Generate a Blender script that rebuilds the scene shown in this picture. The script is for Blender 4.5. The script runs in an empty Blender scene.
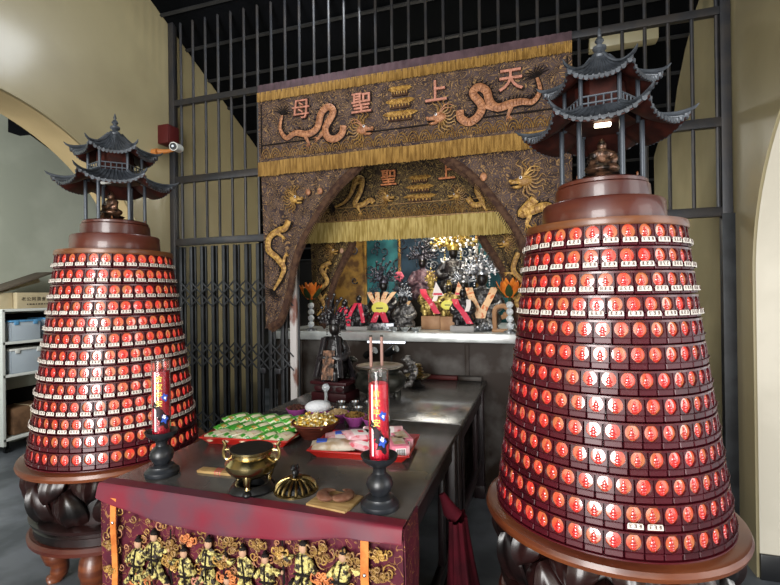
import bpy, bmesh, math, random
from mathutils import Vector, Matrix
random.seed(7)
PI = math.pi
C = bpy.context.scene.collection
SC = bpy.context.scene

# ------------------------------------------------------------------ camera
CAM_Z, FPX, YAW, PITCH, ROLL = 1.6, 460.0, 0.3112, 0.002, -0.0128
_w = Vector((-math.sin(YAW)*math.cos(PITCH), math.cos(YAW)*math.cos(PITCH), math.sin(PITCH)))
_r = Vector((math.cos(YAW), math.sin(YAW), 0)); _u = _r.cross(_w)
CR = _r*math.cos(ROLL)+_u*math.sin(ROLL); CU = -_r*math.sin(ROLL)+_u*math.cos(ROLL)
CAM = Vector((0, 0, CAM_Z))
def ray(px, py): return CR*((px-390)/FPX) - CU*((py-292.5)/FPX) + _w
def at(px, py, Y):            # the point of the vertical plane y = Y measured at that spot of the photograph
    d = ray(px, py); return CAM + d*(Y/d.y)
def project(p):
    d = Vector(p)-CAM; z = d.dot(_w)
    if z < .05: return None
    return 390+FPX*d.dot(CR)/z, 292.5-FPX*d.dot(CU)/z, z
cam_d = bpy.data.cameras.new('camera'); cam = bpy.data.objects.new('camera', cam_d); C.objects.link(cam)
cam_d.sensor_width = 36; cam_d.lens = FPX/780*36; cam_d.clip_start = .02
cam.matrix_world = Matrix(((CR.x, CU.x, -_w.x, 0), (CR.y, CU.y, -_w.y, 0), (CR.z, CU.z, -_w.z, CAM_Z), (0, 0, 0, 1)))
SC.camera = cam

# ------------------------------------------------------------------ materials
def lin(h):
    v = [int(h[i:i+2], 16)/255 for i in (0, 2, 4)]
    return tuple((c/12.92 if c <= .04045 else ((c+.055)/1.055)**2.4) for c in v)+(1,)
def mat(name, col, rough=.5, metal=0, col2=None, vs=6, lo=.4, hi=.6, bump=0, bs=40, coat=0, coat_r=.08, emit=None, es=1,
        trans=0, ior=None, lines=None, ls=8, ln=6, lw=.16, stretch=None, spec=None, alpha=None, sheen=0, rough2=None):
    m = bpy.data.materials.new(name); m.use_nodes = True
    nt = m.node_tree; N = nt.nodes; L = nt.links; b = N['Principled BSDF']
    b.inputs['Base Color'].default_value = lin(col); b.inputs['Roughness'].default_value = rough; b.inputs['Metallic'].default_value = metal
    b.inputs['Coat Weight'].default_value = coat; b.inputs['Coat Roughness'].default_value = coat_r
    if ior: b.inputs['IOR'].default_value = ior
    if trans: b.inputs['Transmission Weight'].default_value = trans
    if spec is None and metal == 0 and rough >= .4 and coat == 0: spec = .18
    if spec is not None: b.inputs['Specular IOR Level'].default_value = spec
    if alpha is not None: b.inputs['Alpha'].default_value = alpha
    if sheen: b.inputs['Sheen Weight'].default_value = sheen
    tc = N.new('ShaderNodeTexCoord'); src = tc.outputs['Object']
    if stretch:
        mp = N.new('ShaderNodeMapping'); mp.inputs['Scale'].default_value = stretch; L.new(src, mp.inputs['Vector']); src = mp.outputs['Vector']
    color = None
    def mix(a, c2, fac):
        x = N.new('ShaderNodeMix'); x.data_type = 'RGBA'
        if a is None: x.inputs[6].default_value = lin(col)
        else: L.new(a, x.inputs[6])
        x.inputs[7].default_value = lin(c2); L.new(fac, x.inputs[0]); return x.outputs[2]
    def ramp(fac, stops):
        r = N.new('ShaderNodeValToRGB'); e = r.color_ramp.elements
        while len(e) < len(stops): e.new(.5)
        for i, (p, v) in enumerate(stops): e[i].position = p; e[i].color = (v, v, v, 1)
        L.new(fac, r.inputs[0]); return r.outputs[0]
    def noise(scale, det=3, w=0):
        n = N.new('ShaderNodeTexNoise'); n.inputs['Scale'].default_value = scale; n.inputs['Detail'].default_value = det
        n.inputs['Distortion'].default_value = w
        L.new(src, n.inputs['Vector']); return n.outputs['Fac']
    if col2:
        f = ramp(noise(vs, 4), [(lo, 0), (hi, 1)]); color = mix(color, col2, f)
        if rough2 is not None:
            mr = N.new('ShaderNodeMapRange'); mr.inputs['To Min'].default_value = rough; mr.inputs['To Max'].default_value = rough2
            L.new(f, mr.inputs['Value']); L.new(mr.outputs[0], b.inputs['Roughness'])
    h = None
    if lines:                                  # stitched contour threads
        n = noise(ls, 1.5, .8)
        a = N.new('ShaderNodeMath'); a.operation = 'MULTIPLY'; a.inputs[1].default_value = ln; L.new(n, a.inputs[0])
        fr = N.new('ShaderNodeMath'); fr.operation = 'FRACT'; L.new(a.outputs[0], fr.inputs[0])
        mk = ramp(fr.outputs[0], [(0, 0), (.5-lw, 0), (.5, 1), (.5+lw, 0)])
        color = mix(color, lines, mk); h = mk
    if color is not None: L.new(color, b.inputs['Base Color'])
    if bump:
        bn = N.new('ShaderNodeBump'); bn.inputs['Strength'].default_value = bump; bn.inputs['Distance'].default_value = .01
        L.new(h if h is not None else noise(bs, 4), bn.inputs['Height']); L.new(bn.outputs[0], b.inputs['Normal'])
    if emit:
        b.inputs['Emission Color'].default_value = lin(emit); b.inputs['Emission Strength'].default_value = es
    return m

M = dict(
 wall=mat('cream_paint', '968c6c', .42, col2='8a8062', vs=1.3, bump=.22, bs=6, coat=.5, coat_r=.18),
 sidewall=mat('pale_plaster', 'b9bdae', .7, col2='a9ad9e', vs=1.5, bump=.08, bs=7),
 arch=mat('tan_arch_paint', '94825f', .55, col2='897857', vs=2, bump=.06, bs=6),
 jamb=mat('side_lit_cream', 'bdb7a8', .5, col2='b0aa9b', vs=2, bump=.06, bs=6),  # cream jamb, with side light put into its paler colour
 innerwall=mat('olive_paint', 'a29a7c', .22, col2='8e876c', vs=1.2, bump=.08, bs=4, coat=.3),
 floor=mat('dark_floor', '60646a', .35, col2='44484c', vs=2.5, bump=.05, bs=18, rough2=.55),
 roof=mat('dark_roof', '07080b', .9, col2='030405', vs=2, spec=.06),
 batten=mat('batten', '2a2a2a', .6, col2='242424', vs=4),
 dark=mat('dark_plaster', '151413', .85, spec=.1, col2='262420', vs=2),
 black=mat('black_paint', '17181a', .45),
 base=mat('black_skirting', '141517', .35),
 steel=mat('painted_iron', '27282c', .42, .3, col2='33302f', vs=9, bump=.05, bs=60),
 gatesteel=mat('gate_iron', '17191c', .5, .3, col2='26292c', vs=8),
 rust=mat('peeling_grey_paint', 'a6a2a0', .55, col2='6b4a40', vs=14, lo=.5, hi=.62, stretch=(1, 1, .4)),
 emb=mat('embroidered_brocade', '2e2425', .8, col2='493c3a', vs=14, lines='93744e', ls=17, ln=10, lw=.2, bump=.6),
 embd=mat('embroidered_brocade_inner', '2c231c', .8, col2='463828', vs=14, lines='917848', ls=16, ln=9, lw=.2, bump=.5),
 purple=mat('purple_velvet', '4c3a40', .85, col2='3b2c31', vs=10, sheen=.3),
 fringe=mat('gold_fringe', '6e5228', .65, col2='967640', vs=70, stretch=(1, 1, .12), bump=.3, bs=120),
 fringe2=mat('bright_gold_fringe', '8f7b42', .6, col2='b5a268', vs=70, stretch=(1, 1, .12), bump=.3, bs=120),
 trim=mat('brown_plush', '35231c', .85, col2='4a3527', vs=30, bump=.5, bs=90),
 drg=mat('copper_thread', 'a87450', .5, .1, col2='7f5236', vs=40, bump=.5, bs=140),
 drgg=mat('gold_thread', 'b08a45', .45, .2, col2='7d5a2a', vs=40, bump=.5, bs=140),
 outl=mat('black_thread', '17110f', .8),
 chars=mat('pink_gold_thread', 'b07662', .6, .1, col2='94604c', vs=50, bump=.3, bs=150),
 charo=mat('orange_thread', 'c47a44', .55, .1, col2='a05a30', vs=50, bump=.3, bs=150),
 goldemb=mat('yellow_gold_sequins', 'b5a866', .45, .25, col2='241a12', vs=60, lo=.46, hi=.55, bump=.6, bs=110),
 goldline=mat('dull_gold_cord', '8c6c38', .5, .2, col2='6a4a26', vs=60, bump=.3, bs=150),
 skin=mat('pale_pink_thread', 'a07e66', .6),
 skirt=mat('maroon_brocade', '3f1320', .6, col2='521a28', vs=9, lines='8a6038', ls=24, ln=5, lw=.08, bump=.3),
 band=mat('maroon_satin', '67202d', .45, col2='50303a', vs=5, bump=.12, bs=9),
 ribbon=mat('orange_satin', 'c0743a', .4, col2='a05a2a', vs=20),
 tabletop=mat('grey_metal_sheet', '706e6b', .14, .55, col2='565452', vs=4, bump=.03, bs=14, rough2=.26),
 tablewood=mat('black_lacquer_wood', '1d1517', .35, col2='2a1c1e', vs=8, stretch=(1, 1, .2)),
 wood=mat('red_brown_wood', '3c120b', .42, col2='4c1c0e', vs=7, stretch=(.5, .5, 3), coat=.35, coat_r=.1),
 ring=mat('amber_wood', '6a3c1c', .4, col2='542c14', vs=6, stretch=(.6, .6, 4), coat=.3, coat_r=.15),
 rimwood=mat('brown_wood_rim', '6a361a', .4, col2='502412', vs=6, stretch=(.6, .6, 4), coat=.3, coat_r=.15),
 lotus=mat('dark_carved_lacquer', '0c0909', .3, col2='22100f', vs=6, spec=.5),
 tile=mat('slate_tile', '43484f', .45, .2, col2='2c3036', vs=18, bump=.15, bs=60),
 soffit=mat('dark_red_soffit', '3a1812', .55, col2='26100d', vs=20),
 pillar=mat('slate_pillar', '3d434b', .35, .2),
 bronze=mat('dark_bronze', '6a4c3a', .32, .6, col2='1c1512', vs=30, bump=.4, bs=70),
 case=mat('maroon_plastic', '330810', .36, col2='450d18', vs=5, spec=.35),
 body=mat('maroon_shelf', '4a0f18', .3, coat=.4, coat_r=.12),
 brass=mat('polished_brass', 'b8a679', .2, 1, col2='94825a', vs=9, bump=.05, bs=30),
 brassd=mat('aged_brass', '8f7d52', .3, 1, col2='5c4c2e', vs=12),
 iron=mat('black_iron', '151618', .38, .4, bump=.15, bs=50),
 turned=mat('black_turned_wood', '14161a', .36, col2='22252a', vs=10),
 ash=mat('grey_ash', '37342f', .95, col2='5a5650', vs=40, bump=.6, bs=120),
 burner=mat('dark_patina', '20221f', .33, .6, col2='3a3a34', vs=12, bump=.3, bs=40),
 burnrim=mat('worn_bronze_rim', '8c8578', .35, .8, col2='5c564c', vs=16),
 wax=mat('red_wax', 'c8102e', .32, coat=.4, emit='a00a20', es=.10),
 waxdk=mat('deep_red_wax', 'a50f26', .32, coat=.4),
 sleeve=mat('clear_plastic', 'ffffff', .05, trans=1, ior=1.35),
 goldprint=mat('gold_print', 'f2d662', .4),
 blueprint=mat('blue_print', '2f4ea8', .4), blackprint=mat('black_print', '201418', .45), whiteprint=mat('white_print', 'e8e6e6', .4),
 redtray=mat('red_plastic', 'a81f18', .3, coat=.3), purplebowl=mat('purple_plastic', 'a04c92', .4),
 green=mat('green_snack_foil', '3f9a2e', .28, col2='d9d6bd', vs=34, lo=.52, hi=.56, bump=.25, bs=30, coat=.5),
 green2=mat('deep_green_foil', '2f8a26', .28, col2='c9d09a', vs=34, lo=.56, hi=.6, bump=.25, bs=30, coat=.5),
 cream=mat('cream_snack_foil', 'd6cfae', .3, col2='8f8a5a', vs=34, lo=.58, hi=.64, bump=.25, bs=30, coat=.5),
 pinkfoil=mat('pink_white_foil', 'd9a9b0', .28, col2='c9606c', vs=26, lo=.56, hi=.62, bump=.3, bs=26, coat=.5),
 whitefoil=mat('white_snack_foil', 'dcd4d2', .28, col2='c98a92', vs=30, lo=.58, hi=.66, bump=.3, bs=26, coat=.4),
 pinkbox=mat('pink_card', 'd97a90', .4, col2='e6b6be', vs=12, lo=.55, hi=.6),
 tanfoil=mat('tan_biscuit_pack', 'b49a78', .35, col2='d8cdbd', vs=20, bump=.2),
 candy=mat('gold_wrapper', 'c8a23c', .25, .5, col2='e2d9b0', vs=60, lo=.5, hi=.6, bump=.3, bs=90),
 basket=mat('red_brown_basket', '5a2a1e', .5, col2='3f1b14', vs=50, stretch=(.3, .3, 3), bump=.5, bs=90),
 foam=mat('white_foam_net', 'd9dce0', .6, bump=.7, bs=120), nuts=mat('peanut_shell', 'b59a72', .7, col2='8f744e', vs=40, bump=.5, bs=60),
 dried=mat('dark_dried_fruit', '3a2420', .6, col2='5a3428', vs=40, bump=.5, bs=60), noodle=mat('straw_mushroom', '8a6a34', .6, col2='5c4420', vs=40),
 chrome=mat('bright_steel', 'c9ccd0', .16, 1), tan=mat('tan_wood', 'a68a5c', .5, col2='8c6f46', vs=14, stretch=(1, 5, 5)),
 moon=mat('red_brown_root', '5a3a2c', .5, col2='7a5a48', vs=20, bump=.2, bs=40),
 stone=mat('stained_grey_stone', '565350', .55, col2='241a13', vs=3.5, lo=.28, hi=.52, bump=.1, bs=20),
 ledge=mat('pale_steel_ledge', 'b9bdbc', .28, .35, col2='9a9d9c', vs=6), marble=mat('pale_marble', 'd4d8cc', .3, col2='bcc4b8', vs=5),
 fig=mat('black_lacquer_figure', '0d0c0e', .35, col2='201c1f', vs=30, bump=.4, bs=70), figs=mat('silver_grey_figure', '6c6a68', .4, .5, col2='2c2a2a', vs=28, lo=.45, hi=.55, bump=.5, bs=80),
 figg=mat('gold_figure', 'b09a58', .38, .6, col2='4a3a20', vs=28, lo=.5, hi=.6, bump=.5, bs=80), figp=mat('plum_figure', '3c2a34', .4, .2, col2='6a5058', vs=28, bump=.5, bs=80),
 face=mat('black_face', '100d0d', .3), redsash=mat('red_sash', 'c03048', .5, col2='d98a90', vs=30, lo=.6, hi=.66), pinksash=mat('cream_orange_sash', 'dcb890', .5, col2='c87850', vs=30, lo=.55, hi=.6),
 whitesash=mat('white_sash', 'd8d0cc', .5), medal=mat('yellow_medal', 'd8d060', .4), block=mat('plinth_wood', '8f6a4c', .5, col2='a07c5c', vs=9),
 silver=mat('silver_filigree', 'b9bcc0', .3, .8, col2='55585e', vs=40), goldf=mat('gold_filigree', 'd0b868', .32, .7, col2='8a7030', vs=40),
 darkf=mat('dark_filigree', '4c4a54', .35, .6, col2='1a181c', vs=40), teal=mat('teal_silk', '2f6a6e', .6, col2='214a52', vs=5), bluep=mat('slate_blue_silk', '2c3f4e', .6, col2='1e2c38', vs=6),
 goldpanel=mat('gilded_panel', '9a7430', .45, .4, col2='5a3c18', vs=9), petal=mat('orange_petal', 'd07a2a', .4, col2='b85a20', vs=20), leaf=mat('dark_leaf', '2c3a20', .5), crystal=mat('crystal_ball', 'e0e6ea', .05, trans=.6, ior=1.45),
 carpet=mat('grey_card', '8c8a88', .6), pinkfl=mat('pink_silk', 'd86a80', .6),
 carton=mat('brown_card', 'c4b595', .7, col2='b3a484', vs=5), cartond=mat('dark_card', '5c5348', .75), ink=mat('grey_ink', '4a463c', .7),
 whiteboard=mat('white_melamine', 'c9ccc6', .5), clear=mat('cloudy_plastic', 'c6d2dc', .3, alpha=.75), bluelid=mat('blue_plastic', '5f9cc8', .35), brownstuff=mat('brown_parcel', '7a5c44', .7, col2='5a4230', vs=8),
 redbox=mat('dark_red_box', '451514', .5), white=mat('white_plastic', 'd8d8d2', .4), amber=mat('amber_plastic', 'a86a34', .3, coat=.4),
 redcloth=mat('crimson_cloth', '4a0c18', .85, col2='2e0810', vs=5, spec=.1), stick=mat('incense_stick', 'b08a80', .7), led=mat('lamp_glow', 'fff6d8', .5, emit='fff0cc', es=7),
 strip=mat('white_ledge_glint', 'f0f4f4', .5, emit='e8f0ff', es=1.2), chair=mat('dark_red_wood', '2e1014', .4),
)
# niche glow and name plates: a lit red window and a white card with inked strokes
def glow_mat(name, c1, c2, es):
    m = mat(name, c1, .25, coat=1, coat_r=.06); N = m.node_tree.nodes; L = m.node_tree.links; b = N['Principled BSDF']
    b.inputs['Coat IOR'].default_value = 1.9
    g = N.new('ShaderNodeNewGeometry'); n = N.new('ShaderNodeTexNoise'); n.inputs['Scale'].default_value = 16; L.new(g.outputs['Position'], n.inputs['Vector'])
    r = N.new('ShaderNodeValToRGB'); r.color_ramp.elements[0].position = .38; r.color_ramp.elements[1].position = .62
    r.color_ramp.elements[0].color = lin(c1); r.color_ramp.elements[1].color = lin(c2); L.new(n.outputs['Fac'], r.inputs[0])
    L.new(r.outputs[0], b.inputs['Emission Color']); b.inputs['Emission Strength'].default_value = es
    b.inputs['Base Color'].default_value = lin('6a1a14')
    return m
M['glow'] = glow_mat('lit_niche_window', 'ff4c36', 'dc8a50', .9)
M['halo'] = glow_mat('lit_buddha_relief', 'f02830', 'd83a30', .8)
M['plate'] = mat('name_card', 'cfc8be', .5)
M['cardink'] = mat('card_ink', '4a2c2a', .6)


# ------------------------------------------------------------------ mesh builder
class MB:
    def __init__(s): s.v = []; s.f = []; s.mi = []
    def add(s, vs, fs, mi=0):
        o = len(s.v); s.v += [tuple(v) for v in vs]; s.f += [tuple(i+o for i in f) for f in fs]; s.mi += [mi]*len(fs); return s
    def box(s, c, d, bev=0, rot=None, mi=0, seg=2):
        bm = bmesh.new(); bmesh.ops.create_cube(bm, size=1)
        for v in bm.verts: v.co = Vector((v.co.x*d[0], v.co.y*d[1], v.co.z*d[2]))
        if bev: bmesh.ops.bevel(bm, geom=bm.edges[:], offset=min(bev, min(d)*.45), segments=seg, affect='EDGES', profile=.5)
        R = rot if rot is not None else Matrix.Identity(3)
        bm.verts.ensure_lookup_table(); bm.verts.index_update()
        s.add([R @ v.co+Vector(c) for v in bm.verts], [[v.index for v in f.verts] for f in bm.faces], mi); bm.free(); return s
    def lathe(s, prof, n=32, c=(0, 0, 0), mi=0, sx=1, sy=1, wave=None):
        vs = []; fs = []
        for r, z in prof:
            for i in range(n):
                a = 2*PI*i/n; rr = r*(wave(a) if wave else 1); vs.append((c[0]+rr*math.cos(a)*sx, c[1]+rr*math.sin(a)*sy, c[2]+z))
        k = len(prof)
        for j in range(k-1):
            for i in range(n): fs.append((j*n+i, j*n+(i+1) % n, (j+1)*n+(i+1) % n, (j+1)*n+i))
        if prof[0][0] > 1e-5: fs.append(tuple(range(n-1, -1, -1)))
        if prof[-1][0] > 1e-5: fs.append(tuple((k-1)*n+i for i in range(n)))
        return s.add(vs, fs, mi)
    def tube(s, pts, rad, n=8, mi=0, flat=1.0, up=None):
        pts = [Vector(p) for p in pts]; k = len(pts)
        if not isinstance(rad, (list, tuple)): rad = [rad]*k
        vs = []; fs = []; prev = None
        for i, p in enumerate(pts):
            t = (pts[min(i+1, k-1)]-pts[max(i-1, 0)]).normalized()
            ref = Vector(up) if up is not None else (prev if prev is not None else (Vector((0, 0, 1)) if abs(t.z) < .9 else Vector((1, 0, 0))))
            a = ref-t*ref.dot(t)
            if a.length < 1e-5: a = t.orthogonal()
            a.normalize(); b = t.cross(a); prev = a
            for j in range(n):
                an = 2*PI*j/n; vs.append(p+(a*math.cos(an)*flat+b*math.sin(an))*rad[i])
        for i in range(k-1):
            for j in range(n): fs.append((i*n+j, i*n+(j+1) % n, (i+1)*n+(j+1) % n, (i+1)*n+j))
        fs.append(tuple(range(n-1, -1, -1))); fs.append(tuple((k-1)*n+j for j in range(n)))
        return s.add(vs, fs, mi)
    def ball(s, c, r, nu=12, nv=8, mi=0, rot=None):
        if not isinstance(r, (list, tuple)): r = (r, r, r)
        vs = []; fs = []; R = rot if rot is not None else Matrix.Identity(3); c = Vector(c)
        vs.append(c+R @ Vector((0, 0, -r[2])))
        for j in range(1, nv):
            t = -PI/2+PI*j/nv
            for i in range(nu):
                a = 2*PI*i/nu; vs.append(c+R @ Vector((r[0]*math.cos(t)*math.cos(a), r[1]*math.cos(t)*math.sin(a), r[2]*math.sin(t))))
        vs.append(c+R @ Vector((0, 0, r[2]))); top = len(vs)-1
        for i in range(nu): fs.append((0, 1+(i+1) % nu, 1+i)); fs.append((top, 1+(nv-2)*nu+i, 1+(nv-2)*nu+(i+1) % nu))
        for j in range(nv-2):
            for i in range(nu): fs.append((1+j*nu+i, 1+j*nu+(i+1) % nu, 1+(j+1)*nu+(i+1) % nu, 1+(j+1)*nu+i))
        return s.add(vs, fs, mi)
    def grid(s, fn, nu, nv, mi=0, thick=0, tdir=(0, 1, 0)):
        vs = [Vector(fn(i/nu, j/nv)) for j in range(nv+1) for i in range(nu+1)]; w = nu+1
        fs = [(j*w+i, j*w+i+1, (j+1)*w+i+1, (j+1)*w+i) for j in range(nv) for i in range(nu)]
        if thick:
            k = len(vs); T = Vector(tdir)*thick; vs += [v+T for v in vs]; fs += [tuple(i+k for i in reversed(f)) for f in fs]
            ring = [i for i in range(w)]+[j*w+nu for j in range(1, nv+1)]+[nv*w+i for i in range(nu-1, -1, -1)]+[j*w for j in range(nv-1, 0, -1)]
            for a, b in zip(ring, ring[1:]+ring[:1]): fs.append((b, a, a+k, b+k))
        return s.add(vs, fs, mi)
    def prism(s, poly, d, to, mi=0):            # poly of 2D points, depth d, to(u, v, w) -> 3D
        k = len(poly); vs = [to(u, v, 0) for u, v in poly]+[to(u, v, d) for u, v in poly]
        fs = [tuple(range(k-1, -1, -1)), tuple(range(k, 2*k))]+[(i, (i+1) % k, k+(i+1) % k, k+i) for i in range(k)]
        return s.add(vs, fs, mi)
    def mesh(s, name, mats, sharp=40):
        me = bpy.data.meshes.new(name); me.from_pydata(s.v, [], s.f); me.validate()
        for m in (mats if isinstance(mats, (list, tuple)) else [mats]): me.materials.append(M[m] if isinstance(m, str) else m)
        if len(me.polygons) == len(s.mi): me.polygons.foreach_set('material_index', s.mi)
        bm = bmesh.new(); bm.from_mesh(me); bmesh.ops.recalc_face_normals(bm, faces=bm.faces[:]); bm.to_mesh(me); bm.free()
        me.shade_smooth(); me.set_sharp_from_angle(angle=math.radians(sharp)); return me
    def build(s, name, mats, parent=None, label=None, sharp=40, loc=None, rot=None):
        o = bpy.data.objects.new(name, s.mesh(name, mats, sharp)); C.objects.link(o)
        if parent is not None: o.parent = parent
        if loc is not None: o.location = loc
        if rot is not None: o.rotation_euler = rot
        if label: o['label'] = label
        return o
def thing(name, label, cat, loc=(0, 0, 0), rz=0, group=None):
    o = bpy.data.objects.new(name, None); C.objects.link(o); o.location = loc; o.rotation_euler = (0, 0, rz); o.empty_display_size = .05
    return tag(o, label, cat, group)
def tag(o, label, cat, group=None, kind=None):
    o['label'] = label; o['category'] = cat
    if group: o['group'] = group
    if kind: o['kind'] = kind
    return o
def struct(o): o['kind'] = 'structure'; return o
def rotz(a): return Matrix.Rotation(a, 3, 'Z')
def text_mb(txt, size, ext, place, fine=False):             # lettering as solid shapes; place(u, v, w) -> 3D
    cu = bpy.data.curves.new('lettering', 'FONT'); cu.body = txt; cu.size = size; cu.extrude = ext; cu.align_x = 'CENTER'; cu.align_y = 'CENTER'; cu.resolution_u = 3; cu.offset = size*.012 if size > .1 and txt != '母' else 0
    ob = bpy.data.objects.new('lettering', cu); C.objects.link(ob)
    dg = bpy.context.evaluated_depsgraph_get(); dg.update(); me = bpy.data.meshes.new_from_object(ob.evaluated_get(dg))
    if fine:
        bm = bmesh.new(); bm.from_mesh(me); bmesh.ops.triangulate(bm, faces=bm.faces[:])
        for _ in range(3):
            es = [e for e in bm.edges if e.calc_length() > .004]
            if es: bmesh.ops.subdivide_edges(bm, edges=es, cuts=1); bmesh.ops.triangulate(bm, faces=bm.faces[:])
        bm.to_mesh(me); bm.free()
    mb = MB(); mb.add([place(v.co.x, v.co.y, v.co.z) for v in me.vertices], [tuple(p.vertices) for p in me.polygons])
    bpy.data.objects.remove(ob); bpy.data.curves.remove(cu); bpy.data.meshes.remove(me); return mb
def smooth_pts(pts, n=6):                       # Catmull-Rom through the points
    P = [Vector(p) for p in pts]; out = []
    for i in range(len(P)-1):
        a, b, c, d = P[max(i-1, 0)], P[i], P[i+1], P[min(i+2, len(P)-1)]
        for k in range(n):
            t = k/n; out.append(.5*((2*b)+(c-a)*t+(2*a-5*b+4*c-d)*t*t+(3*b-a-3*c+d)*t**3))
    out.append(P[-1]); return out
def remesh(o, vox):
    m = o.modifiers.new('skin', 'REMESH'); m.mode = 'VOXEL'; m.voxel_size = vox; m.use_smooth_shade = True; return o
#PARTS
# ------------------------------------------------------------------ the setting
YG, XL, XR = 3.3, -3.09, 1.136
TH = .36
def arch_poly(y0, y1, top, yc=1.75, hw=1.30, zs=1.67, ah=1.22):
    p = [(y0, 0), (yc-hw, 0)]+[(yc-hw*math.cos(PI*i/40), zs+ah*math.sin(PI*i/40)) for i in range(41)]+[(yc+hw, 0), (y1, 0), (y1, top), (y0, top)]
    return p
w = MB(); w.prism(arch_poly(-3, 4.64, 7.6), TH-.05, lambda u, v, d: (XL-d, u, v)); wl = struct(w.build('wall_left', 'wall', sharp=30))
w = MB(); w.prism(arch_poly(-3, YG+.03, 7.6), TH, lambda u, v, d: (XR+d, u, v)); struct(w.build('wall_right', 'wall', sharp=30))
w = MB(); w.prism([(YG+.03, 0), (5.26, 0), (5.26, 2.95), (5.0, 3.08), (4.55, 3.08), (4.42, 3.3), (4.2, 3.5), (3.95, 3.66), (3.7, 3.75), (YG+.03, 3.8)], .3, lambda u, v, d: (XR+d, u, v))
struct(w.build('wall_inner', 'innerwall', sharp=30))
# lining of the two arches, the right one paler for painted-in side light
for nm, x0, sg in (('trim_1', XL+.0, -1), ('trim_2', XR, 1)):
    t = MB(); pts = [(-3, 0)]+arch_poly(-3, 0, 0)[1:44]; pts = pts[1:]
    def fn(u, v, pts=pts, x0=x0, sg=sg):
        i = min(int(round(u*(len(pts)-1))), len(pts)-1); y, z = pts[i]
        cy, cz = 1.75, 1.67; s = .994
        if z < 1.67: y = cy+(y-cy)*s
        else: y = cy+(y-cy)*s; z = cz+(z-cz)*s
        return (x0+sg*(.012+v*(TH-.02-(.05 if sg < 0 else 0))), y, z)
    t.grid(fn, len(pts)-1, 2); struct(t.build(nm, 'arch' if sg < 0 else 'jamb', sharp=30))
b = MB(); b.box((XR+.19, 3.035, .07), (.36, .02, .14), .004); struct(b.build('baseboard_right', 'base'))
f = MB(); f.box((-2, 2.5, -.05), (14, 13, .1)); struct(f.build('floor', 'floor'))
def ceil_z(y): return 4.0-.52*(y-3.3)
c = MB(); c.add([(-9, -3.2, ceil_z(-3.2)), (5, -3.2, ceil_z(-3.2)), (5, 7.2, ceil_z(7.2)), (-9, 7.2, ceil_z(7.2))], [(0, 1, 2, 3)])
c.add([(-9, -3.2, ceil_z(-3.2)+.1), (5, -3.2, ceil_z(-3.2)+.1), (5, 7.2, ceil_z(7.2)+.1), (-9, 7.2, ceil_z(7.2)+.1)], [(0, 1, 2, 3)]); struct(c.build('ceiling', 'roof'))
for i in range(14):
    y = 2.9+i*.30; b = MB(); b.box((-1, y, ceil_z(y)-.012), (7.6, .022, .02), rot=Matrix.Rotation(-math.atan(.52), 3, 'X')); struct(b.build(f'trim_{i+10}', 'batten'))
b = MB(); b.box((-2, 6.9, 1.8), (14, .1, 4.2)); struct(b.build('wall_back', 'dark'))
b = MB(); b.box((.62, 3.78, 3.45), (.46, .10, .09), .01); struct(b.build('trim_3', 'innerwall'))
# side room beyond the left arch: plain wall with a ragged top under the dark roof
p = [(-3, 0), (7, 0), (7, 2.6)]
top = []
XS = -5.6
for px, py in ((75, 168), (60, 157), (30, 135), (20, 136), (8, 132), (8, 118), (0, 113)):
    d = ray(px, py); q = CAM+d*(XS/d.x); top.append((q.y, q.z))
p += [(4.6, top[0][1]-.25)]+top+[(-3, top[-1][1]+.6)]
w = MB(); w.prism(p, .12, lambda u, v, d: (XS-d, u, v)); struct(w.build('wall_side', 'sidewall'))

# ------------------------------------------------------------------ iron grille and folding gate
H1, H2, H3 = 3.30, 2.62, 2.073
X0G, DG = -5.1791*YG/5.7543, .2267*YG/5.7543
g = thing('iron_grille', 'tall dark iron grille of round bars and flat rails across the shrine opening', 'grille', (0, YG, 0))
for x in (XL+.03, XR-.035):
    b = MB(); b.box((x, 0, 2.15), (.055, .05, 4.3), .004); b.build('post', 'steel', g)
zt = 4.32
for n in range(33):
    x = X0G+n*DG
    if x < XL+.06 or x > XR-.05: continue
    b = MB(); b.tube([(x, 0, H1 if -1.93 < x < .06 else H3), (x, 0, (H1+zt)/2), (x, 0, zt)], .0115, 8); b.build('bar', 'steel', g)
for z, h, x0, x1 in ((H1, .05, XL, XR), (H2, .06, XL, -1.90), (H3, .06, XL, -1.90), (H2, .06, .03, XR), (H3, .06, .03, XR), (zt, .05, XL, XR)):
    b = MB(); b.box(((x0+x1)/2, 0, z), (x1-x0-.01, .042, h), .004); b.build('rail', 'steel', g)
for x in (-1.92, .05): b = MB(); b.box((x, 0, 2.68), (.04, .04, 1.24), .004); b.build('opening_post', 'steel', g)
b = MB(); b.box((XR-.03, -.005, 1.03), (.075, .05, 2.06), .004); b.build('jamb_post', 'gatesteel', g)

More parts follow.
